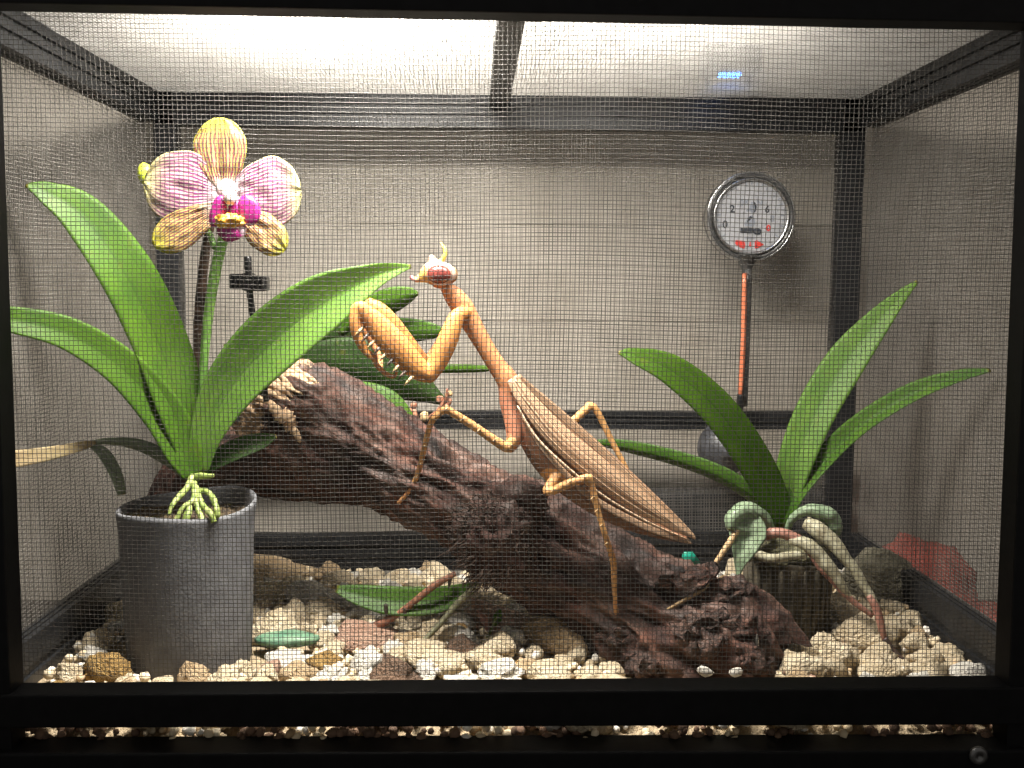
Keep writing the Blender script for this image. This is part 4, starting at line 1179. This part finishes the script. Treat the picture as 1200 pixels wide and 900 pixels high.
# hook that holds it to the screen
px_tube('hook', [(880, 240, TY + 0.009, 5), (880, 240, YB - 0.001, 4)], M['gunmetal'], th, 6, 8)
sc_ = empty('suction_cup', at(851, 528, YB - 0.004), 'round dark rubber cup on the back screen below the middle rail', 'suction cup')
cc = at(852, 527, YB - 0.010)
lathe('cup', [(0.0122, 0.008), (0.0126, 0.006), (0.0122, 0.002), (0.0105, -0.002), (0.0065, -0.005), (0.0035, -0.006), (0.003, -0.0085), (0.001, -0.009)], M['rubber'], sc_, 40, (cc.x, YB - 0.010, cc.z), 'Y')

# ------------------------------------------------------------------ fallen leaf and twigs
fl2 = empty('fallen_leaf', at(480, 720, 0.085), 'long green leaf with a grey stalk fallen on the gravel below the log', 'leaf')
leaf('leaf_blade', [(394, 690, 0.078, 4), (420, 697, 0.076, 12), (460, 704, 0.074, 17), (510, 703, 0.072, 16), (545, 692, 0.071, 9), (564, 682, 0.070, 2)], M['leaf_mid'], fl2, 0.3, 0.0009, 34, 11, 0.35)
px_tube('stalk', [(564, 682, 0.070, 2.5), (540, 703, 0.068, 4), (512, 735, 0.063, 3.6), (485, 762, 0.058, 3), (467, 774, 0.055, 2)], M['twig_grey'], fl2, 24, 8)
tg = empty('twig', at(410, 748, 0.075), 'reddish twig slanting from the log knot down to the gravel', 'twig')
px_tube('branchlet', [(534, 672, 0.070, 3), (508, 687, 0.070, 4), (470, 717, 0.072, 4), (440, 734, 0.073, 5.5), (408, 749, 0.075, 4)], M['twig_red'], tg, 30, 8)
for a, b_, c_, d_ in ((474, 712, 476, 727), (452, 708, 453, 722), (528, 672, 526, 690)):
    px_tube('thorn', [(a, b_, 0.071, 2.5), ((a + c_) / 2, (b_ + d_) / 2, 0.071, 2.4), (c_, d_, 0.071, 0.8)], M['stem_dark'], tg, 8, 6)
sp = empty('seedling', at(575, 745, 0.075), 'tiny yellow green sprout between the stones under the log', 'sprout')
px_tube('sprout_stem', [(570, 750, 0.075, 2), (577, 735, 0.075, 1.8), (583, 722, 0.075, 1.6)], M['root'], sp, 10, 7)
leaf('sprout_leaf', [(578, 735, 0.075, 1), (583, 724, 0.075, 6), (586, 713, 0.075, 1)], M['leaf_bright'], sp, 0.2, 0.0006, 12, 7)
tag(leaf('dry_leaf_scrap', [(560, 716, 0.074, 1), (567, 726, 0.074, 5), (572, 741, 0.074, 1)], M['root_pink'], None, 0.4, 0.0006, 12, 7), 'curled brown leaf scrap beside the tiny sprout', 'leaf scrap')

# ------------------------------------------------------------------ mantis
BY = 0.050
y_t1 = log_y(468, 588, 0.055) - 0.0003
y_t2 = log_y(722, 716, 0.040) - 0.0003
OR = (0.60, 0.27, 0.075); OR2 = (0.54, 0.24, 0.10); LEG = (0.56, 0.31, 0.12); BEL = (0.20, 0.105, 0.060); PNK = (0.50, 0.22, 0.13); HEAD = (0.56, 0.33, 0.13); YEL = (0.60, 0.44, 0.07); PALE = (0.55, 0.38, 0.27)
chains = [
    # (points (px, py, y, r across, r deep), colour)
    ([(514, 326, BY, 6, 6), (522, 336, BY, 7, 7), (530, 345, BY, 11, 9), (541, 359, BY, 13, 10), (552, 378, BY, 12, 9), (567, 404, BY, 10.5, 8.5), (582, 428, BY, 11, 9.5), (593, 443, BY, 13, 12), (600, 458, BY, 14, 13)], OR2),
    ([(595, 444, BY, 12, 12), (598, 470, BY, 13, 13), (602, 495, BY - 0.002, 11, 10), (603, 512, BY - 0.003, 10, 9), (598, 524, BY - 0.004, 7.5, 7)], PNK),
    ([(603, 465, BY, 12, 12), (622, 505, BY, 18, 15), (648, 541, BY, 22, 17), (685, 573, BY, 21, 17), (730, 603, BY, 16, 13), (775, 624, BY, 8, 8), (803, 632, BY, 4, 5)], BEL),
    # head
    ([(526, 322, BY, 11, 15), (516, 321, BY, 16.5, 19), (506, 321, BY, 15, 16), (499, 323, BY, 10.5, 10), (493, 326, BY, 5.5, 5.5), (487, 327.5, BY, 3.2, 3.6), (482, 325, BY, 2.3, 2.6)], HEAD),
    ([(511, 317, BY, 9, 9), (508, 309, BY, 6.5, 7), (506, 303, BY, 4.6, 5)], PALE),
    # near grasping leg
    ([(546, 366, BY - 0.002, 7, 7), (535, 372, BY - 0.005, 9.5, 8.5), (525, 398, BY - 0.007, 12, 10), (513, 424, BY - 0.008, 11.5, 9.5), (503, 439, BY - 0.009, 10, 9)], OR),
    ([(504, 440, BY - 0.009, 10, 9), (487, 430, BY - 0.010, 14, 8.5), (462, 404, BY - 0.011, 16.5, 9), (441, 380, BY - 0.011, 14, 8.5), (424, 361, BY - 0.011, 8.5, 8)], OR),
    ([(426, 360, BY - 0.011, 7.5, 7), (418, 362, BY - 0.0115, 7, 6), (416, 378, BY - 0.012, 7, 6), (420, 396, BY - 0.012, 6.5, 5.5), (428, 411, BY - 0.012, 4.5, 4), (435, 420, BY - 0.012, 2.2, 2.2)], OR),
    ([(428, 410, BY - 0.011, 2.4, 2.4), (438, 418, BY - 0.010, 3.6, 3), (441, 427, BY - 0.010, 3.2, 3), (452, 438, BY - 0.010, 2.8, 2.6), (462, 441, BY - 0.010, 2.4, 2.4), (465, 435, BY - 0.010, 1.6, 1.6)], OR2),
    # far grasping leg
    ([(546, 368, BY + 0.002, 6, 7), (532, 378, BY + 0.006, 9, 8), (518, 408, BY + 0.007, 11, 9), (500, 430, BY + 0.007, 9, 8)], OR2),
    ([(501, 431, BY + 0.006, 9, 8), (482, 412, BY + 0.004, 12, 9.5), (459, 383, BY + 0.002, 13, 10), (444, 365, BY + 0.001, 11, 9), (434, 356, BY + 0.001, 7, 7)], OR),
    ([(436, 358, BY + 0.001, 6.5, 6), (428, 368, BY + 0.001, 6, 5.5), (432, 390, BY, 6, 5), (438, 405, BY, 4, 4), (445, 418, BY - 0.001, 3.2, 3), (446, 430, BY - 0.003, 3, 3)], OR2),
    # near middle leg
    ([(602, 516, BY - 0.004, 7, 7), (594, 524, BY - 0.005, 6.5, 6), (575, 513, BY - 0.006, 5.4, 5), (550, 496, BY - 0.007, 5, 4.6), (524, 480, BY - 0.008, 4.6, 4.4)], LEG),
    ([(524, 479, BY - 0.008, 4.8, 4.4), (516, 483, BY - 0.008, 4.4, 4), (505, 496, BY - 0.007, 3.6, 3.4), (498, 522, (BY + y_t1) / 2 - 0.004, 3.4, 3.2), (489, 557, y_t1 - 0.0030, 3.3, 3), (478, 577, y_t1 - 0.0015, 2.8, 2.6), (467, 589, y_t1 - 0.0004, 2.5, 2.4)], LEG),
    # near hind leg
    ([(655, 556, BY - 0.003, 8, 8), (641, 574, BY - 0.008, 5.2, 5), (648, 575, BY - 0.009, 5.2, 5), (668, 566, BY - 0.0105, 5.6, 5.2), (690, 560, BY - 0.0115, 5.4, 5)], LEG),
    ([(690, 560, BY - 0.0115, 5.4, 5), (694, 572, BY - 0.0115, 4.4, 4), (701, 600, BY - 0.012, 3.7, 3.4), (712, 636, min(BY - 0.012, y_t2 - 0.004), 3.6, 3.3), (719, 660, y_t2 - 0.004, 4.0, 3.6), (720, 692, y_t2 - 0.0018, 3.0, 2.8), (722, 718, y_t2 - 0.0004, 3.0, 2.8)], LEG),
    # far hind leg
    ([(645, 520, BY + 0.006, 6, 6), (668, 497, BY + 0.014, 5, 4.8), (691, 476, BY + 0.018, 5, 4.6)], LEG),
    ([(690, 475, BY + 0.018, 5, 4.6), (699, 481, BY + 0.018, 4.2, 4), (716, 515, BY + 0.018, 3.6, 3.4), (733, 548, BY + 0.017, 3.3, 3), (742, 572, BY + 0.016, 3, 3), (750, 590, BY + 0.015, 2.6, 2.6)], LEG),
    # far middle leg, behind the body
    ([(608, 500, BY + 0.006, 7, 7), (640, 515, BY + 0.014, 5, 5), (652, 528, BY + 0.016, 4.6, 4.4), (660, 545, BY + 0.016, 3.4, 3.2), (664, 575, BY + 0.015, 3, 3)], LEG),
]
bv, bf = [], []
samples = []
for pts, colr in chains:
    S = catmull(pts, 8 * len(pts))
    path = [at(s[0], s[1], s[2]) for s in S]
    ra = [s[3] * mpp(s[2]) for s in S]; rb = [s[4] * mpp(s[2]) for s in S]
    # rounded ends
    v, f, _ = tube_data(path, ra, 16, rb, True, None, len(bv))
    bv += v; bf += f
    for i, p in enumerate(path): samples.append((p, colr, max(ra[i], rb[i]) ))
    for e in (0, len(path) - 1):
        bm = bmesh.new(); bmesh.ops.create_icosphere(bm, subdivisions=2, radius=min(ra[e], rb[e]))
        b0 = len(bv); bv += [v_.co + path[e] for v_ in bm.verts]; bf += [tuple(b0 + v_.index for v_ in fc.verts) for fc in bm.faces]; bm.free()
tmp = link('mantis_src', fix_normals(mesh_py('mantis_src', bv, bf)), None)
rm = tmp.modifiers.new('r', 'REMESH'); rm.mode = 'VOXEL'; rm.voxel_size = 0.00028
sm = tmp.modifiers.new('s', 'SMOOTH'); sm.factor = 0.5; sm.iterations = 3
dg = bpy.context.evaluated_depsgraph_get()
bme = bpy.data.meshes.new_from_object(tmp.evaluated_get(dg))
bpy.data.objects.remove(tmp)
kd = KDTree(len(samples))
for i, (p, c, r) in enumerate(samples): kd.insert(p, i)
kd.balance()
bme.color_attributes.new('Col', 'FLOAT_COLOR', 'POINT')
cols = np.ones((len(bme.vertices), 4))
snout = at(483, 326, BY); horn = at(495, 324, BY)
for v_ in bme.vertices:
    acc = Vector((0, 0, 0)); ws = 0
    for co, i, dist in kd.find_n(v_.co, 6):
        e = max(0.0001, dist / samples[i][2]); w_ = 1 / e ** 5
        acc += Vector(samples[i][1]) * w_; ws += w_
    c = acc / ws
    e = (v_.co - snout).length
    if e < 0.0032: c = c.lerp(Vector((0.72, 0.25, 0.40)), (1 - e / 0.0032) ** 0.7)
    e = (v_.co - horn).length
    if e < 0.0036: c = c.lerp(Vector(YEL), 0.8 * (1 - e / 0.0036) ** 0.5)
    cols[v_.index, :3] = c
bme.color_attributes['Col'].data.foreach_set('color', cols.ravel())
mm_, nt, b = new_mat('mantis_skin')
a = nt.nodes.new('ShaderNodeAttribute'); a.attribute_name = 'Col'
n1 = noise_tex(nt, coords(nt), 500, 5)
n2 = noise_tex(nt, coords(nt), 110, 3)
c1 = mixc(nt, 0.55, a.outputs['Color'], ramp(nt, n1, [(0.3, (0.55, 0.48, 0.42)), (0.7, (1.0, 1.0, 1.0))]), 'MULTIPLY')
c1 = mixc(nt, math_n(nt, 'MULTIPLY', ramp(nt, n2, [(0.5, (0, 0, 0)), (0.72, (1, 1, 1))]), 0.45), c1, (0.34, 0.12, 0.06))
nt.links.new(c1, b.inputs['Base Color'])
b.inputs['Roughness'].default_value = 0.55
b.inputs['Specular IOR Level'].default_value = 0.3
b.inputs['Subsurface Weight'].default_value = 0.12
b.inputs['Subsurface Radius'].default_value = (0.0012, 0.0005, 0.0003)
b.inputs['Subsurface Scale'].default_value = 1.0
add_bump(nt, b, n1, 0.25, 0.0003)
mantis = empty('praying_mantis', at(640, 590, BY), 'orange brown praying mantis rearing up on the log, claws folded', 'mantis')
link('body', bme, mm_, mantis)
BVH_M = BVHTree.FromPolygons([v_.co.copy() for v_ in bme.vertices], [tuple(p_.vertices) for p_ in bme.polygons])
for pts, cnt in (([(600, 519), (575, 509), (550, 492), (524, 476)], 5), ([(512, 490), (502, 512), (494, 545), (486, 566)], 6), ([(696, 580), (704, 606), (714, 640), (722, 668)], 6), ([(650, 571), (668, 562), (686, 557)], 3)):
    S = catmull([(a_, b_, 0) for a_, b_ in pts], cnt)
    for a_, b_, _z in S:
        h = BVH_M.ray_cast(CAM, ray(a_ + 1.0, b_ + 1.5).normalized())
        if h[0] is None: continue
        yy = h[0].y
        px_tube('leg_spine', [(a_ + 1, b_ + 1.5, yy + 0.0002, 0.8), (a_ - 2.2, b_ + 3.6, yy - 0.0008, 0.6), (a_ - 4.2, b_ + 5.4, yy - 0.0012, 0.25)], M['root_tan'], mantis, 5, 5)
# eyes
mey, nt, b = new_mat('mantis_eye')
b.inputs['Base Color'].default_value = (0.17, 0.035, 0.028, 1); b.inputs['Roughness'].default_value = 0.25
nt.links.new(ramp(nt, noise_tex(nt, coords(nt), 350, 3), [(0.3, (0.11, 0.022, 0.02)), (0.7, (0.24, 0.06, 0.045))]), b.inputs['Base Color'])
mrim = plain('eye_rim', (0.50, 0.34, 0.26), 0.5)
for sg in (-1, 1):
    e = blob('eye', 514.5, 321.5, BY + sg * 0.0047, 14.2, 11.0, 8.8, mey, mantis, 2, 0.0, 3, -0.05)
    blob('eye_rim', 517, 321, BY + sg * 0.0030, 17.5, 14, 7.8, mrim, e, 2, 0.03, 3, -0.05)
px_tube('antenna', [(511, 310, BY - 0.001, 2.4), (518, 305, BY - 0.0015, 2.6), (521.5, 298, BY - 0.0015, 2.5), (520.5, 291, BY - 0.0015, 2.0), (516.5, 284, BY - 0.001, 0.7)], plain('antenna_yellow', (0.72, 0.56, 0.10), 0.45), mantis, 20, 8)
# wings
mw_, nt, b = new_mat('mantis_wing')
uvn = noise_tex(nt, coords(nt, 'UV', (30, 1.1, 1)), 1.0, 2)
col = ramp(nt, uvn, [(0.34, (0.38, 0.20, 0.115)), (0.46, (0.56, 0.35, 0.21)), (0.62, (0.66, 0.46, 0.29))])
nt.links.new(col, b.inputs['Base Color']); b.inputs['Roughness'].default_value = 0.5
add_bump(nt, b, uvn, 0.8, 0.0009)
translucent(nt, b, col, 0.12)
leaf('forewing', [(600, 443, BY - 0.0040, 7), (618, 470, BY - 0.0052, 11), (655, 512, BY - 0.0062, 14.5), (705, 554, BY - 0.0060, 15), (755, 592, BY - 0.0045, 12), (793, 617, BY - 0.003, 6), (815, 631, BY - 0.0015, 1.5)], mw_, mantis, -0.16, 0.0006, 46, 15, 0.25)
leaf('forewing', [(604, 442, BY + 0.0030, 6), (628, 470, BY + 0.0048, 12), (668, 508, BY + 0.0058, 15), (715, 550, BY + 0.0054, 15), (762, 590, BY + 0.0035, 12), (795, 616, BY + 0.002, 7), (814, 629, BY + 0.0005, 1.5)], mw_, mantis, 0.30, 0.0006, 46, 15, -0.5)
leaf('hindwing', [(612, 488, BY - 0.0080, 1.5), (640, 530, BY - 0.0100, 3), (690, 580, BY - 0.0098, 4), (745, 612, BY - 0.0070, 4), (790, 630, BY - 0.003, 3), (811, 637, BY - 0.001, 1)], mw_, mantis, 0.1, 0.0006, 40, 7, 0.2)
vein = plain('wing_vein', (0.62, 0.44, 0.29), 0.5)
px_tube('wing_edge', [(606, 475, BY - 0.0076, 1.0), (628, 512, BY - 0.0098, 1.5), (665, 548, BY - 0.0112, 1.6), (710, 583, BY - 0.0104, 1.4), (760, 612, BY - 0.0075, 1.2), (808, 633, BY - 0.002, 0.8)], vein, mantis, 40, 6)
for off in (-0.55, -0.1, 0.4):
    px_tube('wing_vein', [(602 + 4 * off, 446 - 3 * off, BY - 0.0048, 0.5), (618 + 12 * off * 0.7, 470 - 12 * off * 0.7, BY - 0.0062, 0.45), (655 + 16 * off * 0.7, 512 - 16 * off * 0.7, BY - 0.0078, 0.5), (705 + 17 * off * 0.65, 554 - 17 * off * 0.75, BY - 0.0076, 0.5),
                          (755 + 13 * off * 0.6, 592 - 13 * off * 0.8, BY - 0.0058, 0.8), (800, 622, BY - 0.003, 0.5)], vein, mantis, 40, 6)
# spines inside the folded claw
for q in range(9):
    t = q / 8
    a, b_ = 484 - 58 * t, 441 - 58 * t
    px_tube('claw_spine', [(a, b_, BY - 0.0115, 2.2), (a - 6, b_ + 6, BY - 0.0135, 1.7), (a - 10, b_ + 11, BY - 0.0135, 0.5)], M['stem_dark'] if q % 2 else M['root_tan'], mantis, 6, 6)
